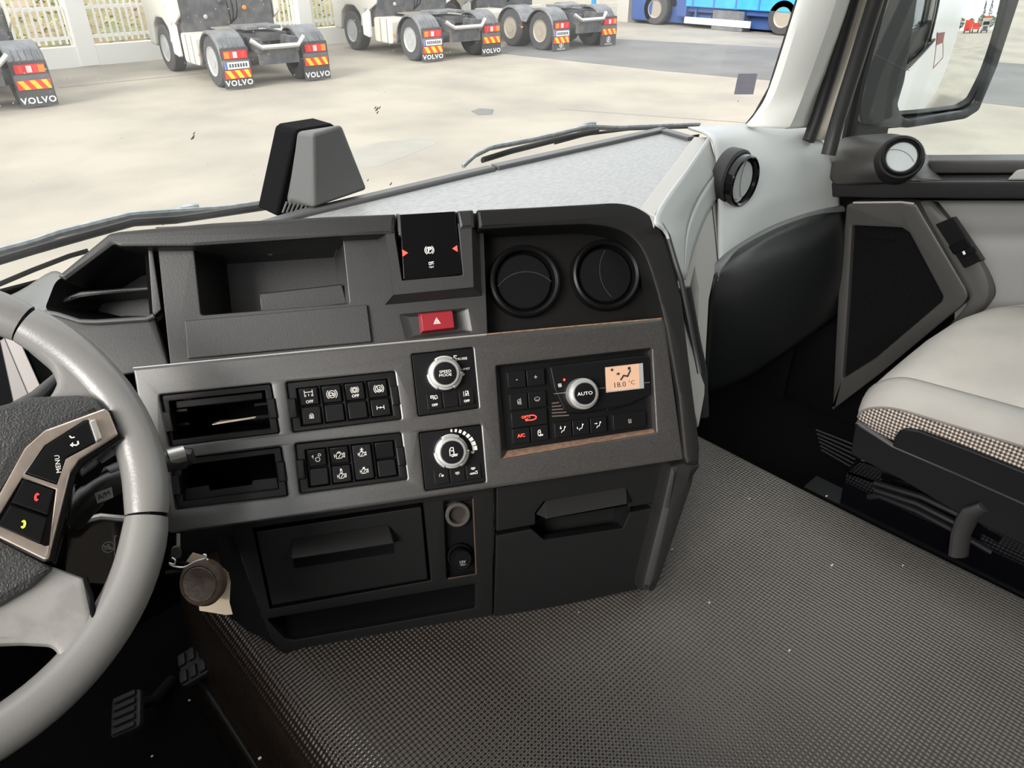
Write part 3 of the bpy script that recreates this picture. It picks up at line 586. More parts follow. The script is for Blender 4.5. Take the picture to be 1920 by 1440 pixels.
ICON = {
 'axle': [[(-.8,-.4),(-.8,.4)], [(.8,-.4),(.8,.4)], [(-.8,0),(.8,0)], circ(0,0,.16,8)],
 'axle_small': [[(-.7,.25),(-.7,.9)], [(.7,.25),(.7,.9)], [(-.7,.58),(.7,.58)], [(-.75,.05),(-.5,.05)], [(.5,.05),(.75,.05)], [(0,-.1),(0,.2)], [(-.75,-.15),(-.5,-.15)], [(.5,-.15),(.75,-.15)]],
 'lock': [[(-.5,-.7),(-.5,.1),(.5,.1),(.5,-.7),(-.5,-.7)], circ(0,.15,.38,8,0,180), [(-.3,-.5),(.3,-.5)], [(-.3,-.2),(.3,-.2)], [(0,-.6),(0,0)]],
 'brake_truck': ABS_+[[(-.4,-.2),(-.4,.25),(.1,.25),(.1,-.2),(-.4,-.2)], [(.1,.1),(.4,.1),(.4,-.2),(.1,-.2)], circ(-.2,-.25,.08,6), circ(.25,-.25,.08,6)],
 'brake_sun': ABS_+[circ(0,0,.3,10)]+[[(.38*math.cos(a), .38*math.sin(a)), (.52*math.cos(a), .52*math.sin(a))] for a in [i*math.pi/4 for i in range(8)]],
 'brake_seat': ABS_+[[(-.3,.4),(-.2,-.1),(.3,-.15)], [(-.35,-.35),(.4,-.35)], [(.1,.3),(.3,.1)]],
 'engine': ENG, 'gears': [circ(.1,-.3,.42,12), circ(.5,.55,.24,10), [(-.9,.35),(-.7,.6),(-.7,0)]],
 'truck_off': [[(-.9,.2),(-.9,.8),(-.2,.8),(-.2,.2),(-.9,.2)], [(-.75,.5),(-.4,.5)], [(.1,.0),(.1,.7),(.6,.8),(.75,.2),(.75,0),(.1,0)], circ(.25,-.05,.14,6), [(-.3,-.15),(-.1,.1)]],
 'lane': [[(-.6,-.4),(-.6,.8)], [(.6,-.4),(.6,.8)], [(-.1,.2),(-.1,.85),(.45,.85),(.45,.2),(-.1,.2)], [(-.2,.0),(.3,-.3)], [(-.2,-.35),(.3,.1)]],
 'cab': CABI, 'lamp': LAMP, 'moon': [circ(-.2,.1,.55,10,60,230)]+[[(p[0]*.6+.35, p[1]*.7-.1) for p in s] for s in LAMP],
 'reading': [[(p[0]*.7, p[1]*.6+.6) for p in s] for s in LAMP]+[[(-.9,-.75),(.9,-.75),(.9,-.1),(.6,-.1),(.5,-.4),(-.9,-.55),(-.9,-.75)]],
 'fan': [circ(.3,.3,.28,8), circ(-.3,.3,.28,8), circ(-.3,-.3,.28,8), circ(.3,-.3,.28,8)],
 'mirror': [[(-.3,-.7),(-.3,.4),(.35,.7),(.45,-.8),(-.3,-.7)], [(.65,.9),(.7,-.9)], [(-.1,-.4),(-.1,0)], [(.1,-.45),(.1,.05)]],
 'screen': [circ(0,-.3,.95,10,35,145)+[(-.45,-.35)]+circ(0,-.6,.5,6,150,30)+[(.78,.24)], [(-.2,-.5),(-.2,-.2)], [(.2,-.5),(.2,-.2)]],
 'heat': [[(x_,-.6),(x_+.12,-.3),(x_-.1,.1),(x_+.05,.5)] for x_ in (-.45, 0, .45)]+[[(-.5,-.8),(.5,-.8)]],
 'seat_a': SEAT+[[(-.6,.9),(-.6,.2)], [(-.8,.45),(-.6,.2),(-.4,.45)]],
 'seat_b': SEAT+[[(-1.0,.1),(-.9,-.4)], [(-1.05,-.2),(-.9,-.4)]], 'seat_c': SEAT+[[(-1.0,.4),(-.3,.3)], [(-.55,.5),(-.3,.3)]],
 'park': [circ(0,0,.6,20), circ(0,0,.88,8,-52,52), circ(0,0,.88,8,128,232)],
 'trailer': [[(-.8,-.2),(-.8,.6),(-.4,.7),(-.2,.2),(-.2,-.2),(-.8,-.2)], [(0,.7),(.8,.7)], [(0,.45),(.5,.45)], [(-.2,.0),(.8,0)]],
 'hazard': [[(-.9,-.7),(.9,-.7),(0,.9),(-.9,-.7)], [(-.62,-.5),(.62,-.5),(0,.55),(-.62,-.5)], [(-.3,-.3),(.3,-.3),(0,.2),(-.3,-.3)]],
 'mute': [circ(0,0,.9,20), [(-.5,-.2),(-.5,.2),(-.2,.2),(.2,.5),(.2,-.5),(-.2,-.2),(-.5,-.2)], [(-.6,.6),(.6,-.6)]],
}
def icon(b, F, px, size, name, w, wd=.09, sx=1.0):
    u, v = F.uv(px[0], px[1], w); s = size*S*.5
    for st in ICON[name]: b.stroke(F, [(u+p[0]*s*sx, v+p[1]*s) for p in st], s*wd*2, w+.0003)
    if name.startswith('seat'): b.lathe(F, u+.55*s, v+.62*s, [(s*.2, w), (s*.2, w+.0003), (0, w+.0003)], 10)
    return b
def word(b, F, px, txt, hpx, w, rot=0, bold=.0, sx=1.0, space=1.0):
    u, v = F.uv(px[0], px[1], w); return b.text(F, txt, u, v, hpx*S*1.38, w+.0003, rot, bold*S, sx, space)
def quad(b, F, px, w0, w1, r=.0012, bev=.0008, d=0): 
    q = P(F, px, w1); 
    if d: q = inset(q, d)
    return b.plate(F, rpoly(q, r), (), w0, w1, bev)
def lerp(a, b_, t): return (a[0]+(b_[0]-a[0])*t, a[1]+(b_[1]-a[1])*t)
def bil(q, s, t): return lerp(lerp(q[0], q[1], s), lerp(q[3], q[2], s), t)
def sub(q, s0, t0, s1, t1): return [bil(q, s0, t0), bil(q, s1, t0), bil(q, s1, t1), bil(q, s0, t1)]
fo = lambda px, w=0: FA.hit(px[0], px[1], w)
# ------------------------------------------------------------------ parking brake panel, hazard button
pb = thing('parking_brake_panel', 'tall gloss black touch panel with P symbol at the top of the console', 'control panel', fo((806, 520), 0))
quad(b := B(), FA, [(750, 402), (853, 396), (866, 513), (757, 523)], .007, .020, .001, .001); mk('gloss_panel', b, M_glo, pb)
b = B().frus(FA, P(FA, [(752, 404), (857, 398), (866, 514), (757, 524)], .0), P(FA, [(757, 512), (865, 503), (866, 513), (757, 523)], .021), .0, .021); 
b = B(); icon(b, FA, (805, 469), 19, 'park', .0205, .08); word(b, FA, (805, 469), 'P', 9, .0205, bold=.35); mk('park_icon', b, M_wht, pb)
b = B(); icon(b, FA, (809, 495), 11, 'trailer', .0205, .09); word(b, FA, (809, 501), 'TEST', 3.2, .0205); mk('trailer_icon', b, M_wht, pb)
for q in ([(754, 468), (765, 474), (755, 481)], [(857, 460), (848, 466), (858, 472)]): mk('red_marker', B().flat(FA, P(FA, q, .0205), w0=.019, w1=.0208), M_redl, pb)
hz = thing('hazard_switch', 'red hazard warning button with triangle below the gloss panel', 'button', fo((818, 625)))
b = B().frus(FA, P(FA, [(784, 587), (850, 580), (855, 618), (788, 626)], -.005), P(FA, [(789, 589), (848, 583), (852, 614), (793, 621)], .003), -.010, .003); mk('button_cap', b, M_red, hz, bevel=.0008)
b = B(); icon(b, FA, (819, 602), 14, 'hazard', .0032, .05); mk('triangle_icon', b, M_wht, hz)
# ------------------------------------------------------------------ the two DIN storage slots
def clips(parent, q, w=.010):
    for s0, s1, t0, t1 in ((-.008, .065, .33, .72), (.935, 1.008, .30, .70)):
        quad(b := B(), FA, sub(q, s0, t0, s1, t1), -.004, w+.006, .001, .0015); mk('clip', b, M_blk, parent)
def slot(label, q, opening, name='storage_slot'):
    t = thing(name, label, 'storage slot', fo(q[3], -.02))
    o = P(FA, opening, .006, .001); b = B().plate(FA, inset(P(FA, q, .006, .003), .0008), [o], -.006, .006, .001); mk('bezel', b, M_blk, t)
    b = B().liner(FA, inset(o, -.0008), inset(o, .004), -.004, -.085); mk('tray_box', b, M_pit, t); clips(t, q); return t
q = HOL['d1']; t = slot('upper black storage slot holding paper beside the steering wheel', q, [(317, 752), (497, 732), (507, 803), (325, 825)])
b = B().fbox(FA, *[0]*6) if False else B()
qq = P(FA, [(330, 752), (492, 735), (493, 748), (331, 766)], -.006); b.hexa([FA.pt(u, v, -.06) for u, v in qq], [FA.pt(u, v, -.004) for u, v in qq]); mk('sliding_tray', b, M_low, t, bevel=.001)
for qd in ([(330, 768), (351, 766), (351, 771), (330, 773)], [(331, 795), (354, 792), (354, 797), (331, 799)], [(477, 757), (503, 754), (503, 759), (477, 762)], [(480, 780), (505, 777), (505, 783), (480, 786)]):
    quad(b := B(), FA, qd, -.03, -.006, .0003, .0003); mk('guide_rib', b, M_low, t)
pw = -.045
ppr = thing('folded_paper', 'folded cream paper lying in the upper storage slot', 'paper', fo((440, 795), -.04))
A4 = [FA.hit(x, y, w_) for x, y, w_ in [(398, 797, -.02), (478, 784, -.02), (497, 786, -.06), (405, 792, -.06)]]
mk('sheet', B().hexa(A4, [p+FA.uy*.0012 for p in A4]), M_pap, ppr)
A4 = [p+FA.uy*.0016+FA.ux*.006 for p in A4]; mk('sheet', B().hexa(A4, [p+FA.uy*.001 for p in A4]), M_pap, ppr)
rb = [FA.hit(x, y, -.01) for x, y in [(344, 750), (357, 748.5), (359, 750), (345, 752)]]
tag(mk('red_ribbon', B().hexa(rb, [p-FA.n*.03 for p in rb]), M_redp), 'scrap of red ribbon above the sliding tray in the upper slot', 'ribbon')
q = HOL['d2']; t = slot('lower black storage slot standing empty behind the wiper stalk', q, [(340, 873), (514, 851), (523, 917), (344, 940)])
qq = P(FA, [(345, 917), (391, 910), (393, 920), (472, 909), (474, 901), (518, 896), (522, 918), (345, 941)], -.004); mk('front_wall', B().flat(FA, qq, w0=-.012, w1=-.004), M_blk, t)
# ------------------------------------------------------------------ switch banks
def bank(label, q, keys):
    t = thing('switch_bank', label, 'switch panel', fo(q[3], -.02))
    inn = sub(q, .085, .14, .93, .90); o = P(FA, inn, .006, .001)
    b = B().plate(FA, inset(P(FA, q, .006, .003), .0008), [o], -.006, .006, .001); b.flat(FA, inset(o, -.001), w0=-.008, w1=-.006); mk('bezel', b, M_blk, t); clips(t, q, .008)
    for c in range(4):
        col = keys[c]
        if c:
            quad(b := B(), FA, sub(inn, c/4-.012, 0, c/4+.012, 1), -.006, .003, .0002, .0004); mk('divider', b, M_blk, t)
        for r_, key in enumerate(col):
            n = len(col); k = sub(inn, c/4+.018, r_/n+.012, (c+1)/4-.018, (r_+1)/n-.012)
            b = B(); bo = P(FA, k, .004); fr = inset(P(FA, k, .009), .0012); lo = .012 if n == 2 else .009
            wf = [.012, .012, .0075, .0075] if r_ == 0 else [.0075, .0075, .011, .011]
            if n == 1: wf = [.012, .012, .011, .011]
            b.hexa([FA.pt(u, v, -.004) for u, v in bo], [FA.pt(u, v, ww) for (u, v), ww in zip(fr, wf)])
            s_ = mk('rocker_switch', b, M_blk, t, bevel=.0012)
            if not key: continue
            Fk = Frame(FA.pt(*fr[3], wf[3]), e1, FA.pt(*fr[0], wf[0])-FA.pt(*fr[3], wf[3])); ib = B(); pm = bil(k, .5, .5)
            for it in key:
                p_ = bil(k, it[1], it[2])
                if it[0] in ICON: icon(ib, Fk, p_, it[3], it[0], .0003, .06)
                else: word(ib, Fk, p_, it[0], it[3], .0003, bold=.12)
            mk('icon', ib, M_wht if not (len(key[0]) > 4) else M_gpr, s_)
    return t
bank('upper bank of eight black rocker switches with axle and brake icons', HOL['s1'],
     [([('axle_small', .5, .42, 20), ('OFF', .5, .78, 5.5)], [('lock', .5, .5, 14)]), ([('brake_truck', .5, .5, 21)], None), ([('brake_sun', .5, .40, 16), ('OFF', .5, .74, 5.5)], None), ([('brake_seat', .55, .48, 20)], [('axle', .5, .5, 16)])])
bank('lower bank of black rocker switches with engine speed icons', HOL['s2'],
     [([('gears', .5, .5, 19)], None), ([('engine', .5, .52, 19)], [('R', .5, .3, 6), ('engine', .5, .62, 16)]), ([('+', .5, .16, 9), ('engine', .5, .28, 15), ('-', .5, .64, 10), ('engine', .5, .76, 15)],), (None, None)])
# ------------------------------------------------------------------ dial modules
def knob(t, px, r, w, h, cap_words=(), cap_icon=None, grip=3, off=(0, 0)):
    u, v = FA.uv(px[0], px[1], w+h); r *= S
    b = B().lathe(FA, u, v, [(r*1.0, w), (r*1.0, w+h*.55), (r*.97, w+h*.7), (r*.85, w+h*.72), (r*.83, w+h*.98), (r*.80, w+h), (r*.70, w+h), (r*.69, w+h*.93), (0, w+h*.93)], 56); k = mk('dial', b, M_alu2, t)
    b = B()
    for i in range(grip):
        a = math.radians(88+i*360/grip); b.lathe(FA, u, v, [(r*1.0, w), (r*1.045, w+h*.2), (r*1.045, w+h*.62), (r*.9, w+h*.74)], 14, a0=a-.55, a1=a+.55)
    mk('grip_ring', b, M_alu, k, solid=.0008)
    b = B().lathe(FA, u, v, [(r*.675, w+h*.9), (r*.675, w+h*.985), (r*.64, w+h*1.0), (0, w+h*1.01)], 40); c = mk('dial_cap', b, M_blk, k)
    b = B()
    for i, s_ in enumerate(cap_words): word(b, FA, (px[0], px[1]+(i-(len(cap_words)-1)/2)*6.6), s_[0], s_[1], w+h*1.015, bold=.0, sx=s_[2])
    if cap_icon: icon(b, FA, px, cap_icon[1], cap_icon[0], w+h*1.015, .07)
    mk('cap_print', b, M_wht, k); return k
def dialmod(label, q, kpx, words, cicon, keys, extra):
    t = thing('dial_module', label, 'control panel', fo(q[3], -.02))
    b = B().plate(FA, inset(P(FA, q, .008, .0025), .0009), (), -.01, .008, .001); mk('face_plate', b, M_blk, t)
    kq = sub(q, .16, .655, .945, .925)
    for i, key in enumerate(keys):
        k = sub(kq, i/3+.008, 0, (i+1)/3-.008, 1); b = B(); bo = P(FA, k, .0075); fr = inset(P(FA, k, .011), .0008)
        b.hexa([FA.pt(u, v, .004) for u, v in bo], [FA.pt(u, v, ww) for (u, v), ww in zip(fr, (.0095, .0095, .0125, .0125))]); s_ = mk('push_button', b, M_blk, t, bevel=.0006)
        if key:
            Fk = Frame(FA.pt(*fr[3], .0125), e1, FA.pt(*fr[0], .0095)-FA.pt(*fr[3], .0125)); ib = B()
            for it in key:
                if it[0] in ICON: icon(ib, Fk, bil(k, it[1], it[2]), it[3], it[0], .0003, .06)
                else: word(ib, Fk, bil(k, it[1], it[2]), it[0], it[3], .0003, bold=.12)
            mk('icon', ib, M_wht, s_)
    knob(t, kpx, 31, .008, .022, words, cicon); b = B(); extra(b); mk('scale_print', b, M_wht, t); return t
def ex1(b):
    word(b, FA, (864.5, 673), 'CRUISE', 4.6, .0083, sx=1.15); word(b, FA, (873, 692), 'LIMIT', 4.2, .0083, sx=1.2)
    b.stroke(FA, FA.uvs([(856, 673), (851, 668)], .0083), .001, .0085); b.stroke(FA, FA.uvs([(851, 672), (851, 667), (856, 667)], .0083), .001, .0085)
    b.stroke(FA, FA.uvs([(868, 698), (869, 703)], .0083), .0008, .0085); b.stroke(FA, FA.uvs([(866, 702), (869, 704), (871, 701)], .0083), .0008, .0085)
dialmod('upper dial module with silver knob reading SPEED MODE', HOL['k1'], (835, 700), [('SPEED', 5.2, 1.15), ('MODE', 5.2, 1.15)], None,
        [[('truck_off', .52, .36, 15), ('OFF', .5, .74, 4.6)], None, [('lane', .5, .36, 15), ('OFF', .5, .76, 4.6)]], ex1)
def ex2(b):
    for i in range(8):
        a = math.radians(86-i*12.2); ri, ro = 36+i*.35, 41+i*.9
        u, v = FA.uv(848, 846, .0083); c, s_ = math.cos(a), math.sin(a); hw = (1.6+i*.35)*S
        q_ = [(u+c*ri*S-s_*-hw, v+s_*ri*S+c*-hw), (u+c*ro*S-s_*-hw, v+s_*ro*S+c*-hw), (u+c*ro*S-s_*hw, v+s_*ro*S+c*hw), (u+c*ri*S-s_*hw, v+s_*ri*S+c*hw)]
        b.flat(FA, q_, w0=.007, w1=.0085)
    icon(b, FA, (886, 848), 9, 'lamp', .0083, .1)
dialmod('lower dial module with silver cab light dimmer knob and arc scale', HOL['k2'], (848, 848), [], ('cab', 20),
        [[('moon', .5, .45, 11)], [('lamp', .5, .45, 11)], [('reading', .5, .45, 15)]], ex2)
# ------------------------------------------------------------------ climate control panel
q = HOL['cl']; WC = -.004
cl = thing('climate_control_panel', 'black climate control panel with amber 18.0 degree display and knob', 'control panel', fo(q[3], -.02))
b = B(); oq = P(FA, q, .011); inn = P(FA, [(934, 689), (1215, 658), (1226, 803), (951, 845)], WC)
b.plate(FA, rpoly(inset(inn, -.0006), .003), (), -.012, WC, .0008); mk('housing', b, M_blk, cl)
mk('ledge', B().add([FA.pt(*oq[3], .0108), FA.pt(*oq[2], .0108), FA.pt(*inn[2], WC), FA.pt(*inn[3], WC)], [(0, 1, 2, 3)]), M_cop, cl, label='worn brown ledge')
mk('ledge', B().add([FA.pt(*oq[2], .0108), FA.pt(*oq[1], .0108), FA.pt(*inn[1], WC), FA.pt(*inn[2], WC)], [(0, 1, 2, 3)]), mat('worn_pink_edge', (.30, .235, .22), .5, col2=(.18, .14, .13), vs=300), cl)
mk('ledge', B().add([FA.pt(*oq[0], .0108), FA.pt(*oq[3], .0108), FA.pt(*inn[3], WC), FA.pt(*inn[0], WC), FA.pt(*oq[1], .0108), FA.pt(*inn[1], WC)], [(0, 1, 2, 3), (0, 3, 5, 4)]), M_con, cl)
def cbtn(k, ic=None, words=(), m_=M_wht, w1=.003, m_b=M_blk, size=14):
    b = B(); bo = P(FA, k, w1); fr = inset(P(FA, k, w1), .0007); b.frus(FA, bo, fr, WC-.002, w1); s_ = mk('push_button', b, m_b, cl, bevel=.0006)
    ib = B(); 
    if ic: icon(ib, FA, bil(k, .5, .5), size, ic, w1+.0002, .07)
    for it in words: word(ib, FA, bil(k, it[1], it[2]), it[0], it[3], w1+.0002, bold=.15)
    if ib.v: mk('icon', ib, m_, s_)
    return s_
z2 = lambda pts: [(920+x/6, 640+y/6) for x, y in pts]
cbtn(z2([(180, 340), (388, 322), (402, 515), (200, 530)]), None, [('-', .5, .5, 9)], M_gpr, .005)
cbtn(z2([(395, 320), (603, 298), (613, 492), (412, 510)]), None, [('+', .5, .5, 9)], M_gpr, .005)
cbtn(z2([(207, 600), (408, 573), (420, 758), (222, 782)]), 'mirror', (), M_gpr, size=13)
cbtn(z2([(416, 572), (618, 550), (632, 735), (430, 757)]), 'screen', (), M_gpr, size=14)
kb = cbtn(z2([(224, 798), (632, 748), (645, 928), (238, 982)]))
ib = B(); word(ib, FA, z2([(395, 852)])[0], 'OPTI', 5.2, .0032, bold=.15, sx=1.1)
pl_ = z2([(445, 832), (490, 832), (512, 848), (508, 868), (470, 884), (405, 888)]); uu = FA.uvs(pl_, .0032); ib.stroke(FA, uu, .0014, .0036); ib.flat(FA, FA.uvs(z2([(420, 868), (385, 878), (402, 902)]), .0032), w0=.003, w1=.0036); mk('icon', ib, M_redl, kb)
cbtn(z2([(238, 986), (438, 962), (448, 1135), (250, 1160)]), None, [('A/C', .5, .5, 6.4)], M_redl)
cbtn(z2([(446, 958), (644, 932), (655, 1108), (458, 1134)]), 'cab', (), M_wht, size=14)
cbtn(z2([(710, 918), (908, 892), (918, 1064), (726, 1092)]), 'seat_a', (), M_wht, size=15)
cbtn(z2([(914, 890), (1108, 864), (1118, 1040), (924, 1064)]), 'seat_b', (), M_wht, size=15)
cbtn(z2([(1114, 862), (1302, 836), (1312, 1014), (1124, 1040)]), 'seat_c', (), M_wht, size=15)
cbtn(z2([(1370, 828), (1748, 782), (1757, 952), (1382, 1004)]), 'heat', (), M_gpr, size=11)
mz = cbtn(z2([(1325, 660), (1605, 618), (1605, 700), (1300, 785)]), None, (), M_wht)
ib = B(); word(ib, FA, z2([(1418, 693)])[0], 'MEMO', 4.6, .0032, sx=1.1); icon(ib, FA, z2([(1530, 685)])[0], 8, 'seat_c', .0032, .12); mk('icon', ib, M_wht, mz)
rp_ = z2([(668, 290), (700, 270), (1740, 150), (1790, 200), (1795, 610), (1500, 730), (1010, 815), (900, 810), (830, 770), (770, 650), (720, 540)])
b = B().plate(FA, P(FA, rp_, .005, .002), (), WC-.002, .005, .0025); mk('raised_panel', b, M_blk, cl)
b = B(); 
for i in range(5):
    y0 = 690+i*36; b.stroke(FA, FA.uvs(z2([(690, y0+8), (760+i*28, y0-2)]), WC), .0018, WC+.0022)
mk('speaker_slots', b, mat('slot_edge', (.09, .065, .05), .5), cl)
knob(cl, z2([(1062, 588)])[0], 30.5, .005, .022, [('AUTO', 6.6, 1.2)], None, 0)
b = B(); icon(b, FA, z2([(778, 495)])[0], 11, 'fan', .0053, .06); mk('fan_icon', b, M_wht, cl)
b = B(); u, v = FA.uv(*z2([(828, 432)])[0], .0053); b.flat(FA, [(u-.002, v), (u, v-.0022), (u+.002, v), (u, v+.0022)], w0=.005, w1=.0057); mk('fan_lamp', b, M_redl, cl)
b = B().stroke(FA, FA.uvs(z2([(712, 590), (850, 577)]), .0053), .0005, .0055).stroke(FA, FA.uvs(z2([(1210, 530), (1285, 522)]), .0053), .0004, .0055).stroke(FA, FA.uvs(z2([(1730, 468), (1790, 462)]), .0053), .0004, .0055); mk('panel_line', b, M_gpr, cl)
dq = z2([(1285, 292), (1712, 243), (1726, 528), (1297, 578)]); iq = z2([(1290, 298), (1664, 254), (1672, 520), (1302, 560)]); b = B().grid([[FA.pt(u, v, .0064) for u, v in P(FA, dq, .0064)], [FA.pt(u, v, .0054) for u, v in P(FA, iq, .0054)]], closed=True); mk('display_frame', b, M_alu2, cl)
q_ = P(FA, z2([(1288, 296), (1668, 252), (1675, 522), (1300, 562)]), .0056); b = B().hexa([FA.pt(u, v, .003) for u, v in q_], [FA.pt(u, v, .0056) for u, v in q_]); dsp = mk('display', b, M_lcd, cl)
b = B(); word(b, FA, z2([(1448, 490)])[0], '18.0', 10.5, .0058, bold=-.1, sx=1.1); word(b, FA, z2([(1585, 466)])[0], '\u00b0C', 8.5, .0058, bold=-.1, sx=1.1)
b.stroke(FA, FA.uvs(z2([(1465, 430), (1495, 385), (1540, 392), (1570, 330)]), .0058), .0024, .0062); u, v = FA.uv(*z2([(1558, 304)])[0], .0058); b.lathe(FA, u, v, [(.0024, .0057), (.0024, .0062), (0, .0062)], 14)
b.flat(FA, FA.uvs(z2([(1415, 360), (1435, 357), (1433, 345), (1455, 363), (1437, 385), (1436, 375), (1417, 377)]), .0058), w0=.0057, w1=.0062); b.flat(FA, FA.uvs(z2([(1343, 323), (1365, 303), (1386, 320), (1376, 322), (1377, 334), (1354, 336), (1353, 323)]), .0058), w0=.0057, w1=.0062)
mk('display_print', b, M_lcdk, dsp)
# ------------------------------------------------------------------ sockets
u, v = FL.uv(859, 967, 0); sk = thing('lighter_socket', 'empty round power socket with a bare metal ring above the capped one', 'socket', FL.pt(u, v, -.02))
mk('socket_ring', B().lathe(FL, u, v, [(.0185, -.014), (.0185, -.004), (.017, -.0025), (.0135, -.0025), (.0125, -.005), (.012, -.014)], 36), mat('dull_ring', (.085, .078, .07), .4, metal=.3), sk)
mk('socket_well', B().lathe(FL, u, v, [(.0122, -.012), (.0122, -.0128), (0, -.0128)], 28), mat('well_brown', (.02, .014, .011), .5), sk)
u, v = FL.uv(864, 1047, .004); sk = thing('capped_socket', 'round power socket with black cap marked 12V low on the console', 'socket', FL.pt(u, v, -.02))
mk('socket_collar', B().lathe(FL, u, v, [(.0185, -.014), (.0185, -.004), (.0165, -.003), (.0165, -.014)], 36), M_pit, sk)
cpq = mk('socket_cap', B().lathe(FL, u, v-.001, [(.0155, -.0125), (.0155, .006), (.0142, .008), (.0125, .0078), (.012, .007), (0, .007)], 36), M_blk, sk)
b = B(); word(b, FL, (867, 1054), '12V', 5.4, .0072, bold=.15, sx=1.1); word(b, FL, (868, 1059), '180W', 3.0, .0072, sx=1.2); mk('cap_print', b, M_gpr, cpq)
# ------------------------------------------------------------------ sensor housing behind the tray lip
sh_ = thing('sensor_housing', 'tall tapered grey and black sensor housing standing against the windscreen', 'sensor', at(605, 395, Y=1.02))
yv = 1.0
def pY(l, Y): return [at(x, y, Y=Y) for x, y in l]
fr_ = pY([(585, 250), (640, 233), (690, 356), (588, 392)], .99); lf_ = pY([(556, 246), (540, 374)], 1.04); bk_ = pY([(628, 236)], 1.06)
b = B().add([fr_[0], fr_[1], fr_[2], fr_[3], lf_[0], lf_[1], bk_[0], fr_[2]+V((0, .08, 0)), lf_[1]+V((0, .02, -.02))], [(0, 1, 2, 3), (4, 0, 3, 5), (0, 4, 6, 1), (1, 6, 7, 2), (5, 3, 2, 7, 8), (4, 5, 8, 7, 6)]); mk('front_cover', b, M_sens, sh_, bevel=.006, seg=3)
bl = pY([(545, 246), (553, 240), (615, 230), (624, 236)], 1.065)+pY([(660, 330), (560, 400), (510, 402)], 1.07)
b = B().hexa([p+V((0, .05, 0)) for p in bl], [p-V((0, .012, 0)) for p in bl]); mk('back_shroud', b, M_pit, sh_, bevel=.004)
Fg = Frame(at(545, 384, Y=1.012), V((1, 0, 0)), V((0, .3, 1)))
b = B()
for i in range(7):
    x0 = 536+i*7.4; p0, p1 = at(x0-6, 399, Y=1.01), at(x0+2, 378+i*1.6, Y=1.01); b.tube([p0, p1], .0016, 6)
mk('grille_bars', b, M_sens, sh_)
# ------------------------------------------------------------------ wipers outside the glass
def wY(l, d=.0): 
    o_ = []
    for x, y in l:
        p = wsp(x, y); dirv = (p-CAM).normalized(); o_.append(p+dirv*(.02+d))
    return o_
M_wip = mat('wiper_grey', (.22, .25, .27), .5, col2=(.36, .39, .41), vs=70, vc=.7)
def wiper(label, arm, blade, spray, nose, org):
    t = thing('windscreen_wiper', label, 'wiper', org)
    mk('wiper_arm', B().tube(wY(arm, .02), .009, 8, sy=.5), M_wip, t); mk('wiper_blade', B().tube(wY(blade), .009, 8, sy=.6), M_blk, t, label='black rubber blade')
    mk('spray_tube', B().tube(wY(spray, .01), .004, 6), M_blk, t); mk('blade_holder', B().tube(wY(nose, .03), .014, 8, sy=.6), M_wip, t); return t
wiper('long driver side wiper lying along the bottom of the windscreen at left', [(-40, 482), (60, 455), (110, 438), (245, 404), (300, 400), (420, 392), (520, 377)], [(-40, 500), (60, 470), (130, 450), (250, 417), (330, 412), (520, 384)], [(-30, 545), (60, 507), (130, 480), (165, 470)], [(300, 412), (335, 398), (370, 392)], wsp(250, 420))
wiper('curved passenger wiper lying behind the long tray lip', [(868, 312), (890, 292), (920, 277), (1000, 262), (1060, 248), (1100, 238), (1160, 240), (1230, 237), (1310, 234)], [(905, 300), (960, 283), (1040, 263), (1080, 254), (1120, 246)], [(1040, 268), (1100, 252), (1180, 242), (1300, 238)], [(1085, 244), (1100, 236), (1112, 236)], wsp(1090, 250))
# paper label on the windscreen
c4 = [wsp(*p) for p in [(1384, 138), (1420, 138), (1412, 177), (1376, 177)]]
st_ = mk('windscreen_label', B().hexa(c4, [p-V((0, .0006, 0)) for p in c4]), mat('grey_label', (.30, .29, .36), .8, col2=(.36, .35, .42), vs=90)); tag(st_, 'small grey printed label stuck low on the windscreen by the pillar', 'sticker')
# ------------------------------------------------------------------ steering wheel
WT = math.radians(46); WC_ = V((-.081, .748, .436)); FS = Frame(WC_, (1, 0, 0), (0, math.cos(WT), math.sin(WT))); RW = .222
sw = thing('steering_wheel', 'dark leather rimmed steering wheel with champagne trimmed button spoke', 'steering wheel', FS.pt(0, 0, -.10))
def ang(px): u, v = FS.uv(*px); return math.atan2(v, u)
a1, a2 = ang((52, 602)), ang((283, 968)); a3 = math.radians(-128); a4 = math.radians(170)
def rim(a, b_, m_):
    n = max(6, int(abs(b_-a)/.06)); pts = []; rs = []
    for i in range(n+1):
        t = a+(b_-a)*i/n; pts.append(FS.pt(RW*math.cos(t), RW*math.sin(t), 0)); e = min(i, n-i); rs.append(.0222 if e > 1 else (.0205, .0218)[e])
    return mk('rim_section', B().tube(pts, rs, 18, sy=.92, up=FS.n), m_, sw)
g_ = .007
rim(a2+g_, a1-g_, M_whl); rim(a1+g_, a4-g_, M_whl); rim(a4+g_, a3+2*math.pi-g_, M_whl); rim(a3+g_, a2-g_, M_whl)
mk('rim_core', B().tube([FS.pt(RW*math.cos(i*math.pi/36), RW*math.sin(i*math.pi/36), 0) for i in range(72)], .0185, 10, closed=True), M_pit, sw)
fp = lambda px, w=0: FS.uvs(px, w)
mk('upper_spoke', B().plate(FS, rpoly(fp([(46, 640), (98, 684), (109, 712), (96, 737), (60, 770), (180, 800), (236, 842), (262, 836), (270, 790), (235, 710), (170, 640), (90, 592), (58, 604)], .012), .006), (), -.018, .012, .009), M_whl, sw)
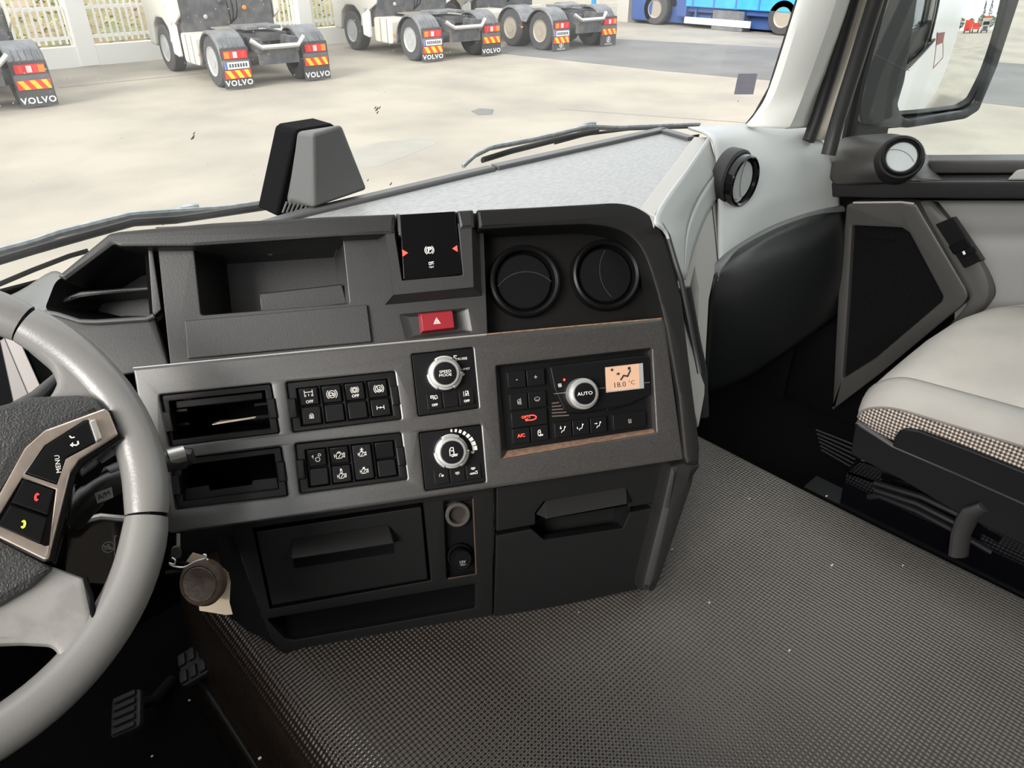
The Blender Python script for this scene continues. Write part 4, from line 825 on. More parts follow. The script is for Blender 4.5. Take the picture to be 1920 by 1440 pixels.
mk('lower_spoke', B().plate(FS, rpoly(fp([(-90, 1120), (20, 1085), (96, 1060), (160, 1084), (174, 1150), (172, 1192), (150, 1236), (90, 1305), (0, 1384), (-90, 1430), (-90, 1404), (0, 1366), (60, 1312), (105, 1250), (109, 1225), (95, 1212), (40, 1209), (-90, 1214)], .012), .004), (), -.018, .012, .007), M_spk, sw, label='worn grey spoke')
mk('spoke_seam', B().tube([FS.hit(x, y, .0115) for x, y in [(160, 1083), (172, 1120), (177, 1170), (170, 1205), (140, 1262), (80, 1328), (10, 1390)]], .0022, 6), M_pit, sw)
hubp = rpoly(fp([(-200, 800), (0, 757), (60, 741), (150, 737), (182, 748), (200, 768), (150, 790), (85, 810), (50, 845), (0, 925), (-20, 960), (0, 1010), (88, 1056), (100, 1064), (60, 1100), (0, 1135), (-200, 1230)], .024), .003)
mk('hub_pad', B().plate(FS, hubp, (), -.04, .024, .007), M_hub, sw)
ch = [(196, 765), (205, 772), (222, 814), (148, 862), (132, 886), (92, 1048), (84, 1050), (-12, 1003), (-12, 945), (46, 840), (84, 806)]
hb1 = [(48, 888), (84, 836), (158, 789), (166, 787), (182, 828), (122, 860), (106, 908)]; hb2 = [(42, 896), (104, 918), (92, 1022), (84, 1023), (-2, 984), (-2, 968)]; hb3 = [(166, 788), (179, 784), (192, 822), (180, 829)]
mk('switch_housing', B().plate(FS, fp([(208, 768), (232, 822), (160, 868), (143, 890), (104, 1054), (80, 1054), (-20, 1006), (-20, 940), (40, 836), (82, 800)], .020), (), -.035, .020, .002), M_glo, sw)
mk('trim_frame', B().plate(FS, rpoly(fp(ch, .027), .0015), [fp(hb1, .027), fp(hb2, .027)], .018, .027, .0018), M_chr, sw, label='champagne metal trim')
swb = lambda name, px, m_, w=.028: mk(name, B().plate(FS, inset(rpoly(fp(px, w), .0012), .0006), (), .016, w, .0012), m_, sw)
s_ = swb('menu_button', hb1, M_blk); b = B(); u, v = FS.uv(109, 870, .0283); b.text(FS, 'MENU', u, v, .0058, .0283, math.radians(74), sx=1.1, space=1.05); mk('icon', b, M_wht, s_)
b = B(); b.stroke(FS, fp([(139, 820), (134, 821), (131, 818)], .0283), .0012, .0288); b.stroke(FS, fp([(146, 828), (147, 832), (143, 835), (135, 834)], .0283), .0014, .0288); b.flat(FS, fp([(137, 829), (137, 838), (131, 835)], .0283), w0=.0278, w1=.0288); mk('icon', b, M_wht, s_)
swb('silver_key', hb3, M_alu, .032)
s_ = swb('red_phone_button', [(42, 898), (103, 919), (90, 966), (20, 942)], M_blk, .028)
PH = [(-.9, -.1), (-.6, -.5), (-.35, -.35), (-.4, -.1), (.4, -.1), (.35, -.35), (.6, -.5), (.9, -.1), (.6, .25), (0, .38), (-.6, .25)]
def phone(c, rot, m_, par):
    u, v = FS.uv(*c, .0283); s = .0046; a = math.radians(rot); q_ = [(u+s*(x*math.cos(a)-y*math.sin(a)), v+s*(x*math.sin(a)+y*math.cos(a))) for x, y in PH]; mk('icon', B().flat(FS, q_, w0=.0278, w1=.0288), m_, par)
phone((68, 932), 60, M_redp, s_)
s_ = swb('green_phone_button', [(18, 946), (90, 972), (77, 1020), (-6, 985)], M_blk, .028); phone((45, 983), -118, M_grnp, s_)
# column: shroud, touch panel, stalks, instrument cluster
FK = FS.shift(-.115)
col_ = thing('steering_column', 'dark steering column shroud with gloss panel behind the wheel', 'steering column', FS.pt(0, 0, -.30))
b = B().tube([FS.pt(-.03, -.02, -.045), FS.pt(-.03, -.03, -.16), FS.pt(-.03, -.06, -.36)], [.075, .10, .09], 20); mk('column_shroud', b, M_low, col_)
pq = [(128, 990), (190, 972), (262, 978), (262, 1100), (120, 1090)]
gp = mk('touch_panel', B().plate(FK, FK.uvs(pq, 0), (), -.02, 0, .001), mat('brown_gloss', (.018, .012, .010), .12, coat=.3), col_)
mk('silver_edge', B().tube([FK.hit(x, y, .001) for x, y in [(128, 984), (188, 969), (262, 976)]], .0042, 8), M_alu2, gp)
b = B(); u, v = FK.uv(203, 1026); s_ = .0065
for st in ICON['mute']: b.stroke(FK, [(u+p[0]*s_, v+p[1]*s_) for p in st], .0011, .0006)
b.stroke(FK, FK.uvs([(219, 1005), (215, 1005), (215, 1044), (219, 1044)], 0), .0009, .0006); mk('mute_icon', b, M_gpr, gp)
t_ = thing('gear_stalk', 'black curved right hand stalk marked A/M behind the steering wheel', 'stalk', FK.hit(190, 915))
H = lambda x, y, t: at(x, y, t=t)
sp1 = cat([H(132, 975, .80), H(160, 942, .80), H(190, 918, .80), H(240, 893, .82), H(290, 872, .845), H(320, 862, .86)], 5)
mk('stalk_arm', B().tube(sp1, [.0155]*8+[.0135]*(len(sp1)-8), 16), M_con, t_)
mk('stalk_grip', B().tube([H(205, 900, .81), H(206, 900, .812), H(255, 880, .83), H(300, 865, .85)], [.012, .0155, .0165, .0165], 16), M_con, t_)
mk('stalk_tip', B().tube([H(318, 866, .865), H(345, 858, .875), H(352, 858, .878), H(366, 868, .88)], [.0135, .0135, .0125, .002], 12), M_con, t_)
mk('tip_band', B().tube([H(316, 858, .853), H(346, 850, .862)], [.010, .010], 12), M_alu2, t_)
Fst = Frame(H(195, 929, .782), H(215, 922, .785)-H(190, 933, .78), cU); b = B(); b.flat(Fst, [(-.009, -.005), (.007, -.006), (.010, .005), (-.007, .006)], w0=-.001, w1=.0); mk('mark', b, M_gpr, t_)
b = B(); b.text(Fst, 'A/M', 0, 0, .0075, .0004); mk('mark', b, M_pit, t_)
t_ = thing('wiper_stalk', 'thin dark stalk rising above the hub pad behind the wheel', 'stalk', H(60, 760, .84))
mk('stalk_arm', B().tube([H(20, 775, .82), H(70, 745, .84), H(110, 705, .87)], [.010, .009, .006], 12), M_con, t_)
ic = thing('instrument_cluster', 'dark instrument display in a champagne bezel at the left edge', 'instrument panel', at(20, 760, t=.93))
b = B().hexa([at(x, y, t=.93) for x, y in [(-120, 560), (-30, 560), (4, 650), (27, 752), (20, 830), (-120, 830)]], [at(x, y, t=.97) for x, y in [(-120, 560), (-30, 560), (4, 650), (27, 752), (20, 830), (-120, 830)]]); mk('display', b, M_pit, ic)
def qd(name, l, t0, t1, m_): mk(name, B().hexa([at(x, y, t=t0) for x, y in l], [at(x, y, t=t1) for x, y in l]), m_, ic, bevel=.001)
M_bez = mat('bezel_pink', (.10, .082, .078), .4); qd('bezel_inner', [(0, 640), (8, 632), (52, 737), (52, 790), (27, 790), (24, 750)], .915, .95, M_bez)
qd('bezel_outer', [(7, 630), (38, 640), (76, 724), (80, 790), (52, 790), (52, 737)], .905, .95, mat('bezel_light', (.19, .165, .155), .4)); qd('bezel_gap', [(38, 642), (46, 640), (82, 730), (86, 790), (78, 790), (74, 724)], .915, .95, M_pit)
# ------------------------------------------------------------------ ignition key with fob, tag and wire
ks = thing('key_set', 'ignition key with round brown leather fob hanging under the dashboard', 'keys', at(385, 1125, t=.88))
tk = .90
mk('key_blade', B().hexa([at(x, y, t=.93) for x, y in [(331, 1000), (338, 1000), (338, 1026), (331, 1026)]], [at(x, y, t=.934) for x, y in [(331, 1000), (338, 1000), (338, 1026), (331, 1026)]]), M_wir, ks)
hp = [(322, 1026), (330, 1022), (338, 1025), (341, 1034), (340, 1046), (326, 1052), (320, 1046)]; mk('key_head', B().hexa([at(x, y, t=.90) for x, y in hp], [at(x, y, t=.93) for x, y in hp]), M_con, ks, bevel=.002)
mk('fob_strap', B().tube([at(x, y, t=.905) for x, y in [(322, 1048), (345, 1056), (362, 1060), (385, 1068)]], [.006, .006, .007, .006], 10, sy=.4), M_blk, ks)
mk('fob_strap', B().tube([at(x, y, t=.915) for x, y in [(315, 1075), (340, 1072), (360, 1070)]], [.008, .008, .007], 10, sy=.5), M_blk, ks)
Ff = Frame(at(379, 1093, t=.885), cR*.94+cU*.3, cU); 
pr = [(.0, -.022), (.020, -.021), (.0255, -.012), (.0268, 0), (.0245, .006), (.0215, .008), (.0205, .0072), (.019, .009), (0, .0105)]
fob = mk('leather_fob', B().lathe(Ff, 0, 0, pr, 40, el=1.07), M_bra, ks)
Ffx = Frame(at(374, 1093, t=.888), cR*.94+cU*.3, cU)
tp = [(345, 1058), (361, 1036), (378, 1041), (394, 1051), (414, 1061), (428, 1074), (432, 1092), (430, 1130), (436, 1152), (423, 1153), (400, 1149), (374, 1145), (372, 1120), (352, 1090)]
b = B(); A5 = [at(x, y, t=.915+.012*math.sin(i*1.3)) for i, (x, y) in enumerate(tp)]; b.hexa(A5, [p+cD*.0006 for p in A5]); mk('paper_tag', b, M_pap, ks)
wp = cat([at(x, y, t=.868) for x, y in [(322, 1046), (328, 1050), (327, 1058), (318, 1056), (324, 1061), (340, 1064), (352, 1061), (366, 1053), (382, 1048)]]+[at(x, y, t=.872) for x, y in [(384, 1044), (382, 1040), (386, 1041), (387, 1048), (390, 1050)]], 4); mk('wire', B().tube(wp, .0011, 6), M_wir, ks)
# ------------------------------------------------------------------ pedals
M_ped = mat('pedal_rubber', (.028, .028, .028), .5)
def pedal(label, px4, t4, name, nx, ny, split):
    c = [at(x, y, t=t) for (x, y), t in zip(px4, t4)]; ux = c[1]-c[0]; uy = c[0]-c[3]; F = Frame(c[3], ux, uy); w_, h_ = ux.length, (c[0]-c[3]).dot(F.uy)
    t = thing(name, label, 'pedal', F.pt(w_/2, 0, -.02)); mk('pedal_plate', B().plate(F, rpoly([(0, 0), (w_, 0), (w_, h_), (0, h_)], .008), (), -.012, 0, .003), M_ped, t)
    for i in range(nx):
        for j in range(ny):
            u0, v0 = w_*(i+.12)/nx, h_*(j+.15)/ny; mk('rubber_rib', B().plate(F, rpoly([(u0, v0), (u0+w_*.76/nx, v0), (u0+w_*.76/nx, v0+h_*.7/ny), (u0, v0+h_*.7/ny)], .003), (), -.001, .006, .002), M_ped, t)
    mk('pedal_arm', B().tube([F.pt(w_/2, h_*.7, -.01), F.pt(w_/2, h_*1.1, -.07), F.pt(w_/2, h_*1.9, -.12)], .010, 10), M_ped, t)
pedal('accelerator pedal with raised square treads nearest the tunnel', [(326, 1232), (376, 1202), (402, 1254), (340, 1290)], [1.24, 1.24, 1.20, 1.20], 'accelerator_pedal', 3, 2, 1)
pedal('wide brake pedal with ribbed rubber to the left of the accelerator', [(196, 1318), (250, 1294), (272, 1340), (206, 1386)], [1.17, 1.17, 1.13, 1.13], 'brake_pedal', 1, 5, 0)
# ------------------------------------------------------------------ rubber mat over the tunnel
rows = []
for i in range(40):
    y = 1.0-i*.052; row = []
    for x, z in [(TX0-.055, -.235), (TX0-.03, -.19), (TX0-.02, -.10), (TX0-.012, -.035), (TX0+.015, -.008), (TX0+.06, 0), (.40, .002), (.60, 0), (.80, 0), (1.0, .001), (TX1-.02, 0), (TX1-.003, -.006), (TX1, -.03), (TX1, -.12), (TX1, -.235)]:
        row.append((x, y, z+.0015*math.sin(y*9+x*7)))
    rows.append(row)
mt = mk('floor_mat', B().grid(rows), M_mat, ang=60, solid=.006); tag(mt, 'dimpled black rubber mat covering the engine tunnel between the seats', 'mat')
mk('mat_edge', B().tube([(TX0-.035, 1.0-i*.1, -.205+.002*math.sin(i)) for i in range(20)], .008, 8), M_rub, mt)
b = B()
cr = random.Random(3)
for px, py in [(1405, 935), (1550, 930), (1693, 1060), (1480, 1220), (1260, 1030), (1085, 1148), (1000, 1240), (487, 1422), (285, 1418), (355, 1313), (1560, 1060), (1330, 1130)]:
    p = at(px, py, Z=.004); s = cr.uniform(.001, .0022); b.box(p, (s*2, s*1.3, s))
mk('grit', b, mat('pale_grit', (.5, .42, .33), .8), mt, kind='stuff')
# footwell vent grille (passenger)
gv = thing('footwell_grille', 'small slatted grey grille on the dark passenger footwell floor', 'grille', at(1565, 825, Z=-.24))
for i in range(6):
    A, Bq = at(1530+i*2, 806+i*7.5, Z=-.235), at(1604, 835+i*9, Z=-.235); mk('slat', B().tube([A, Bq], .003, 6), M_rub, gv)
# ------------------------------------------------------------------ passenger seat
seat = thing('passenger_seat', 'grey fabric passenger seat cushion with beige mesh side on a black base', 'seat', (1.42, .1, ZF))
SEC = [(1.152, .150), (1.141, .160), (1.138, .182), (1.139, .217), (1.1395, .219), (1.145, .232), (1.160, .243), (1.180, .249), (1.195, .249), (1.199, .2465), (1.203, .249), (1.25, .256), (1.33, .260), (1.42, .2615), (1.52, .260), (1.60, .256), (1.640, .249), (1.644, .2465), (1.648, .249), (1.675, .246), (1.695, .230), (1.704, .19), (1.70, .15)]
tilt = lambda y: max(0, (.36-max(y, -.1)))*.10
def seat_strip(i0, i1, name, m_, off=0):
    rows = []
    ys = [.376-.078*(1-math.sin(math.pi/2*k/8)) if False else 0 for k in range(1)]
    st_ = [(.303+.075*math.sin(math.pi/2*k/8), math.cos(math.pi/2*k/8)) for k in range(8, 0, -1)]+[(.30, 1), (.28, 1), (.20, 1), (.1, 1), (0, .995), (-.1, .98), (-.25, .97), (-.30, .96)]
    for y, kk in st_:
        row = []
        for x, z in SEC[i0:i1+1]:
            kz = .12+.88*kk; zz = .165+(z-.165)*kz if z > .165 else z
            xx = 1.42+(x-1.42)*(1-.05*(1-kk)); yy = y-.06*max(0, (x-1.45)/.25)**2-.016*max(0, (1.2-x)/.06)**2
            row.append((xx, yy, zz+off+tilt(yy)))
        rows.append(row)
    return mk(name, B().grid(rows), m_, seat, ang=70)
seat_strip(0, 4, 'side_mesh', M_mesh); seat_strip(4, 9, 'bolster', M_sea2); seat_strip(9, 17, 'cushion', M_sea); seat_strip(17, 22, 'bolster', M_sea2)
mk('cushion_underside', B().box((1.42, .02, .155), (.53, .62, .03)), M_blk, seat)
def seam(i, name='piping'):
    x, z = SEC[i]; pts = []
    for k in range(8, -1, -1):
        y, kk = .303+.075*math.sin(math.pi/2*k/8), math.cos(math.pi/2*k/8); zz = .165+(z-.165)*(.12+.88*kk); xx = 1.42+(x-1.42)*(1-.05*(1-kk))
        pts.append((xx, y-.06*max(0, (x-1.45)/.25)**2-.016*max(0, (1.2-x)/.06)**2, zz+tilt(y)))
    for y in (.2, .1, 0, -.1, -.3): pts.append((x, y-.06*max(0, (x-1.45)/.25)**2-.016*max(0, (1.2-x)/.06)**2, z+tilt(y)))
    mk(name, B().tube(pts, .0022, 6), M_piping, seat)
seam(4); seam(9); seam(17)
sX = lambda l, X: [at(x, y, X=X)-V((0, .42 if x >= 1930 else 0, 0)) for x, y in l]
def sidep(name, l, X0, X1, m_, bev=.002):
    A = sX(l, X0); mk(name, B().hexa(A, [p+V((X1-X0, 0, 0)) for p in A]), m_, seat, bevel=bev)
M_sb = mat('seat_black', (.006, .0065, .0075), .35, spec=.25)
sidep('side_trim', [(1673, 837), (1677, 822), (1684, 810), (1695, 805), (1722, 808), (1820, 845), (1935, 890), (1935, 960), (1802, 892)], 1.131, 1.16, M_sb)
sidep('seat_pan', [(1604, 793), (1612, 798), (1673, 837), (1802, 892), (1935, 960), (1935, 1045), (1800, 965), (1690, 900), (1594, 852)], 1.134, 1.62, M_sb)
sidep('pan_edge', [(1604, 793), (1609, 793), (1675, 836), (1802, 889), (1935, 956), (1935, 960), (1802, 892), (1673, 839)], 1.1325, 1.14, M_lip, .0005)
sidep('suspension_box', [(1610, 862), (1700, 888), (1860, 970), (1935, 1010), (1935, 1140), (1700, 1010), (1572, 950), (1584, 884)], 1.17, 1.60, M_glo, .004)
b = B().hexa(sX([(1590, 884), (1612, 863), (1690, 884), (1660, 908)], 1.165)+[], sX([(1590, 889), (1612, 868), (1690, 889), (1660, 913)], 1.165)); mk('box_cover', b, M_glo, seat)
for k, l in enumerate([[(1628, 932), (1650, 930), (1720, 958), (1800, 1000), (1860, 1035)], [(1640, 918), (1720, 944), (1815, 992)], [(1640, 905), (1730, 932), (1820, 975)]]): mk('slide_rail', B().tube(sX(l, 1.150), .006, 8), M_sb, seat)
lv = sX([(1797, 1040), (1802, 1000), (1812, 976)], 1.136); mk('height_lever', B().tube(lv+sX([(1822, 960), (1846, 950)], 1.134), [.016, .016, .017, .017, .012], 12, sy=.6), M_con, seat)
mk('lower_rail', B().box((1.19, .0, -.06), (.05, .85, .07)), M_sb, seat); mk('lower_rail', B().box((1.58, .0, -.06), (.05, .85, .07)), M_sb, seat)
mk('floor_bracket', B().box((1.40, .0, -.17), (.40, .56, .16)), M_pit, seat)
mk('backrest', B().grid([[(x, -.22-.05*math.cos((x-1.42)*5)-k*.03-(.02 if abs(x-1.42) < .2 else 0), .2+k*.1) for x in [1.15+i*.06 for i in range(10)]] for k in range(8)]), M_sea, seat, solid=.09)
ds_t = thing('unseen_driver_seat', 'unseen grey driver seat added under the viewpoint to shade the mat', 'seat', (-.08, -.1, ZF))  # out of view; added to keep left light off the mat
b = B()
for k in range(7): pass
mk('cushion', B().plate(Frame((-.08, 0, .2), (0, 1, 0), (0, 0, 1)), rpoly([(-.32, .0), (.28, -.02), (.31, .05), (.22, .10), (-.32, .07)], .03), (), -.25, .25, .03), M_sea, ds_t)
mk('backrest', B().plate(Frame((-.08, -.30, .2), (0, 1, 0), (0, 0, 1)), rpoly([(.0, 0), (.10, 0), (-.02, .62), (-.10, .62)], .03), (), -.24, .24, .03), M_sea, ds_t)
mk('seat_base', B().box((-.08, -.02, -.03), (.42, .5, .42)), M_sb, ds_t)
# ------------------------------------------------------------------ passenger door
XD = 1.80; FD = Frame((XD, .4, .3), (0, -1, 0), (0, 0, 1))
yz = lambda x, y, w=0: FD.hit(x, y, w)
sA, sB = FD.uv(1640, 300), FD.uv(1918, 300); slope = (sB[1]-sA[1])/(sB[0]-sA[0]); sill = lambda u: min(sA[1]+(u-sA[0])*slope, .50)
u0, u1, us = .4-.80, .4+.98, sA[0]+(.50-sA[1])/slope
dp = [(u0, -.55), (u1, -.55), (u1, sill(u1)), (us, .50), (u0, sill(u0))]
class Rear(Frame):   # points right of the frame edge run on rearwards along the door
    def uv(s, x, y, w=0):
        u, v = Frame.uv(s, x, y, w); u2, v2 = Frame.uv(s, x-60, y, w); return (u+.85, v+.85*(v-v2)/(u-u2)) if x >= 1955 else (u, v)
FD = Rear((XD, .4, .3), (0, -1, 0), (0, 0, 1))
door = mk('door_1', B().plate(FD, dp, (), -.06, 0, .003), M_blk, kind='structure', org=(XD, .2, ZF))
M_dk = mat('door_dark_trim', (.014, .0142, .015), .45, bump=GR, spec=.3); M_dk2 = mat('door_frame_grey', (.052, .050, .048), .45, bump=GR)
mk('lower_skin', B().patch([[FD.hit(1700, 376, .012), FD.hit(1800, 376, .010), FD.hit(1960, 378, .010)], [FD.hit(1735, 415, .03), FD.hit(1830, 420, .025), FD.hit(1960, 424, .022)], [FD.hit(1775, 455, .06), FD.hit(1860, 458, .055), FD.hit(1960, 462, .05)], [FD.hit(1810, 520, .065), FD.hit(1880, 520, .06), FD.hit(1960, 520, .055)], [FD.hit(1810, 640, .065), FD.hit(1880, 640, .06), FD.hit(1960, 640, .055)]], 4, 4), mat('door_skin', (.25, .248, .245), .55, bump=(420, .25, .0006)), door, solid=.004)
mk('switch_ramp', B().patch([[FD.hit(1716, 378, .075), FD.hit(1745, 378, .07), FD.hit(1758, 380, .03)], [FD.hit(1760, 450, .085), FD.hit(1800, 440, .09), FD.hit(1830, 470, .055)], [FD.hit(1805, 530, .09), FD.hit(1845, 510, .095), FD.hit(1864, 535, .065)], [FD.hit(1818, 562, .09), FD.hit(1850, 560, .09), FD.hit(1858, 566, .06)], [FD.hit(1780, 610, .08), FD.hit(1820, 600, .08), FD.hit(1835, 590, .05)]], 4, 4), mat('ramp_grey', (.085, .082, .078), .5, bump=GR), door, solid=.004)
spo = [(1586, 384), (1600, 379), (1690, 378), (1717, 381), (1812, 543), (1815, 556), (1806, 572), (1650, 702), (1560, 770), (1570, 560)]; spi = [(1598, 424), (1690, 428), (1704, 437), (1767, 556), (1764, 566), (1640, 672), (1580, 710), (1590, 560)]
mk('speaker_frame', B().plate(FD, rpoly(FD.uvs(spo, .10), .006), [rpoly(FD.uvs(spi, .10), .004)], .06, .10, .006), M_dk2, door)
M_grille = mat('speaker_cloth', (.0045, .0045, .005), .7, spec=.1); dots(M_grille, 900, 900, .8, .001, plane='YZ')
sg = mk('speaker_grille', B().flat(FD, inset(FD.uvs(spi, .085), -.006), w0=.075, w1=.085), M_grille, door)
mk('grille_rib', B().tube([FD.hit(1607, 444, .087), FD.hit(1682, 450, .087)], .002, 6), M_pit, sg)
mk('frame_edge', B().tube([FD.hit(1600, 380, .10), FD.hit(1690, 379, .10), FD.hit(1714, 382, .10)], .0024, 8), M_grl, door)
sbk = [(1754, 421), (1786, 407), (1841, 488), (1808, 503)]
Fb = Frame(FD.hit(1797, 455, .098), FD.hit(1786, 407, .098)-FD.hit(1754, 421, .098), FD.hit(1770, 414, .088)-FD.hit(1825, 495, .104))
mk('switch_block', B().frus(Fb, Fb.uvs(sbk, -.01), Fb.uvs(sbk, .004), -.03, .004), M_blk, door, bevel=.0015)
s_ = mk('window_switch', B().frus(Fb, Fb.uvs([(1778, 462), (1806, 448), (1816, 464), (1788, 478)], .003), Fb.uvs([(1780, 463), (1805, 450), (1814, 464), (1789, 476)], .012), .003, .008), M_pit, door, bevel=.001)
mk('switch_lamp', B().frus(Fb, Fb.uvs([(1804, 472), (1808, 470), (1811, 476), (1807, 478)], .005), Fb.uvs([(1804, 472), (1808, 470), (1811, 476), (1807, 478)], .005), .003, .0055), M_wht, door)
mk('door_switch', B().frus(Fb, Fb.uvs([(1797, 474), (1826, 462), (1832, 472), (1802, 486)], .003), Fb.uvs([(1798, 475), (1826, 463), (1830, 472), (1803, 484)], .008), .003, .005), M_blk, door, bevel=.001)
mk('waist_rail', B().plate(FD, FD.uvs([(1540, 343), (1640, 342), (1960, 339), (1960, 376), (1651, 372), (1540, 369)], .11), (), .0, .11, .004), M_dk, door)
mk('rail_edge', B().tube([FD.hit(1634, 342.5, .11), FD.hit(1780, 341, .11), FD.hit(1960, 339, .11)], .0018, 6), M_lip, door)
mk('sill_ledge', B().plate(FD, FD.uvs([(1700, 301), (1960, 300), (1960, 324), (1735, 326), (1700, 326)], .03), (), -.05, .03, .006), M_dk2, door)
mk('pull_cup', B().hexa([FD.hit(x, y, .108) for x, y in [(1888, 338), (1906, 319), (1950, 312), (1950, 338)]], [FD.hit(x, y, .03) for x, y in [(1888, 338), (1906, 319), (1950, 312), (1950, 338)]]), M_grl, door, bevel=.004)
pod = [[FD.hit(1556, 300, .05), FD.hit(1575, 264, .04), FD.hit(1640, 254, .03), FD.hit(1690, 256, .03), FD.hit(1725, 280, .02), FD.hit(1745, 305, .02)],
       [FD.hit(1552, 310, .09), FD.hit(1580, 285, .09), FD.hit(1640, 275, .10), FD.hit(1690, 280, .11), FD.hit(1725, 300, .06), FD.hit(1742, 318, .04)],
       [FD.hit(1556, 330, .11), FD.hit(1590, 318, .125), FD.hit(1640, 315, .14), FD.hit(1690, 318, .13), FD.hit(1735, 328, .08), FD.hit(1762, 334, .05)],
       [FD.hit(1566, 345, .11), FD.hit(1595, 345, .12), FD.hit(1640, 343, .12), FD.hit(1690, 341, .115), FD.hit(1735, 339, .11), FD.hit(1765, 339, .09)]]
mk('vent_pod', B().patch(pod, 5, 5), M_dk2, door, solid=.006)
nv_ = V((-.80, -.42, .42)).normalized(); cv = FD.hit(1690, 295, .145); uxv = V((0, 0, 1)).cross(nv_); FVd = Frame(cv, uxv, nv_.cross(uxv))
b = B().lathe(FVd, 0, 0, [(.047, -.05), (.046, -.004), (.043, .002), (.040, .002)], 40); mk('pod_collar', b, M_dk, door)
air_vent(FVd, 0, 0, .0385, door, M_blk, M_disc, arc(-.35, -.75, 1.1, 30, 125), .004, .03, m_rib=M_rub)
# window glass and frame
wq = [(u0, sill(u0)), (us, .50), (u1, .50), (u1, 1.20), (u0+.16, 1.20), (u0+.03, .4)]
win2 = mk('window_2', B().flat(FD.shift(-.03), wq, w0=0, w1=.004), M_sideg, kind='structure')
mk('window_frame', B().tube([at(x, y, t=t) for x, y, t in [(1588, 268, 1.74), (1612, 150, 1.66), (1652, 0, 1.545), (1700, -180, 1.43)]], .014, 8), M_rub, win2)
# grab handle on the pillar
gh = mk('grab_handle', B().tube(cat([at(x, y, t=t) for x, y, t in [(1700, -180, 1.33), (1672, -90, 1.37), (1642, 0, 1.42), (1605, 118, 1.50), (1570, 228, 1.57), (1553, 290, 1.60)]], 4), .0155, 18), M_con); tag(gh, 'long black grab handle running down the windscreen pillar by the door', 'handle')
# ------------------------------------------------------------------ outside mirror and own cab flank (seen in it)
dm = ray(1835, 45).normalized(); rm = V((.045, -1, .0)).normalized(); nm = (rm-dm).normalized()
uxm = V((0, 0, 1)).cross(nm); FM = Frame(at(1790, 110, t=1.95), uxm, nm.cross(uxm))
mir = thing('door_mirror', 'large dark door mirror reflecting the white cab side and yard', 'mirror', FM.hit(1640, 260, 0))
RM = 1.25; p0m = FM.hit(1835, 45); cs = p0m-nm*RM
def sag(u, v):
    q = FM.pt(u, v)-p0m; d2 = q.dot(FM.ux)**2+q.dot(FM.uy)**2; return math.sqrt(RM*RM-d2)-RM
Lm = FM.uvs([(1768, -220), (1746, -110), (1724, 0), (1713, 76), (1701, 152), (1694, 176), (1688, 198), (1692, 212), (1704, 221)]); Rm_ = FM.uvs([(1930, -220), (1908, -110), (1885, 0), (1868, 70), (1850, 140), (1842, 172), (1836, 188), (1828, 200), (1814, 205)])
rows = []
for a_, b__ in zip(cat([(*p, 0) for p in Lm], 4), cat([(*p, 0) for p in Rm_], 4)):
    rows.append([(lambda q: FM.pt(q.x, q.y, sag(q.x, q.y)))(a_.lerp(b__, i/20)) for i in range(21)])
mk('mirror_glass', B().grid(rows), M_mir, mir, ang=180)
shl = rpoly(FM.uvs([(1663, 0), (1617, 130), (1606, 211), (1612, 232), (1698, 239), (1806, 222), (1831, 206), (1866, 122), (1906, 0), (1950, -230), (1720, -230)], 0), .008)
gl_ = rpoly(FM.uvs([(1721, 0), (1697, 152), (1684, 196), (1692, 219), (1704, 225), (1816, 207), (1835, 194), (1853, 140), (1889, 0), (1935, -225), (1762, -225)], .012), .008)
b = B().plate(FM, shl, [gl_], -.012, .012, .005); mk('mirror_shell', b, M_mirh, mir)
b = B(); n_ = len(shl); bk2 = [(sum(p[0] for p in shl)/n_*.45+p[0]*.55, sum(p[1] for p in shl)/n_*.45+p[1]*.55) for p in shl]; b.liner(FM, shl, bk2, -.010, -.10); mk('shell_back', b, M_mirh, mir)
b = B().plate(FM, FM.uvs([(1606, 205), (1700, 225), (1690, 240), (1668, 242), (1664, 262), (1600, 275)], -.01), (), -.06, -.01, .008); mk('mirror_arm', b, M_mirh, mir)
mk('shell_step', B().tube([FM.hit(x, y, .0125) for x, y in [(1636, 100), (1660, 112), (1690, 128), (1705, 132)]], .0008, 5), M_lip, mir)
def mref(px, py, X=None, Z=None, Y=None):
    d = (ray(px, py)).normalized(); oc = CAM-cs; bq = oc.dot(d); tt = -bq-math.sqrt(bq*bq-oc.dot(oc)+RM*RM); p = CAM+d*tt; n = (p-cs).normalized(); r = d-n*2*d.dot(n)
    t = (X-p.x)/r.x if X is not None else (Z-p.z)/r.z if Z is not None else (Y-p.y)/r.y
    return p+r*t
# ------------------------------------------------------------------ own cab flank, seen in the mirror
FO = Frame((1.90, 0, 0), (0, 1, 0), (0, 0, 1))
fA, fB = at(1585, 262, X=1.9), at(1638, 0, X=1.9); sl_ = (fB.y-fA.y)/(fB.z-fA.z); fy_ = lambda z: fA.y+(z-fA.z)*sl_
ub = [(fy_(.4)+.12, -1.5), (fy_(.4)+.12, .4), (fy_(1.3)+.12, 1.9), (-6.4, 1.9), (-6.4, -1.5)]
hol = rpoly([(fy_(.42), sill(-.30)+.02), (fy_(1.25), 1.25), (-.95, 1.25), (-.95, .53), (.4-us, .53)], .06)
cabs = mk('cab_flank', B().plate(FO, ub, [hol], -.02, 0, .004), M_truckw, kind='structure')
mk('window_rubber', B().tube([FO.pt(u, v, .004) for u, v in hol], .016, 6, closed=True), M_rub, cabs)
sq = [mref(x, y, X=1.902) for x, y in [(1757, 62), (1772, 60), (1768, 80), (1768, 108), (1750, 127)]]
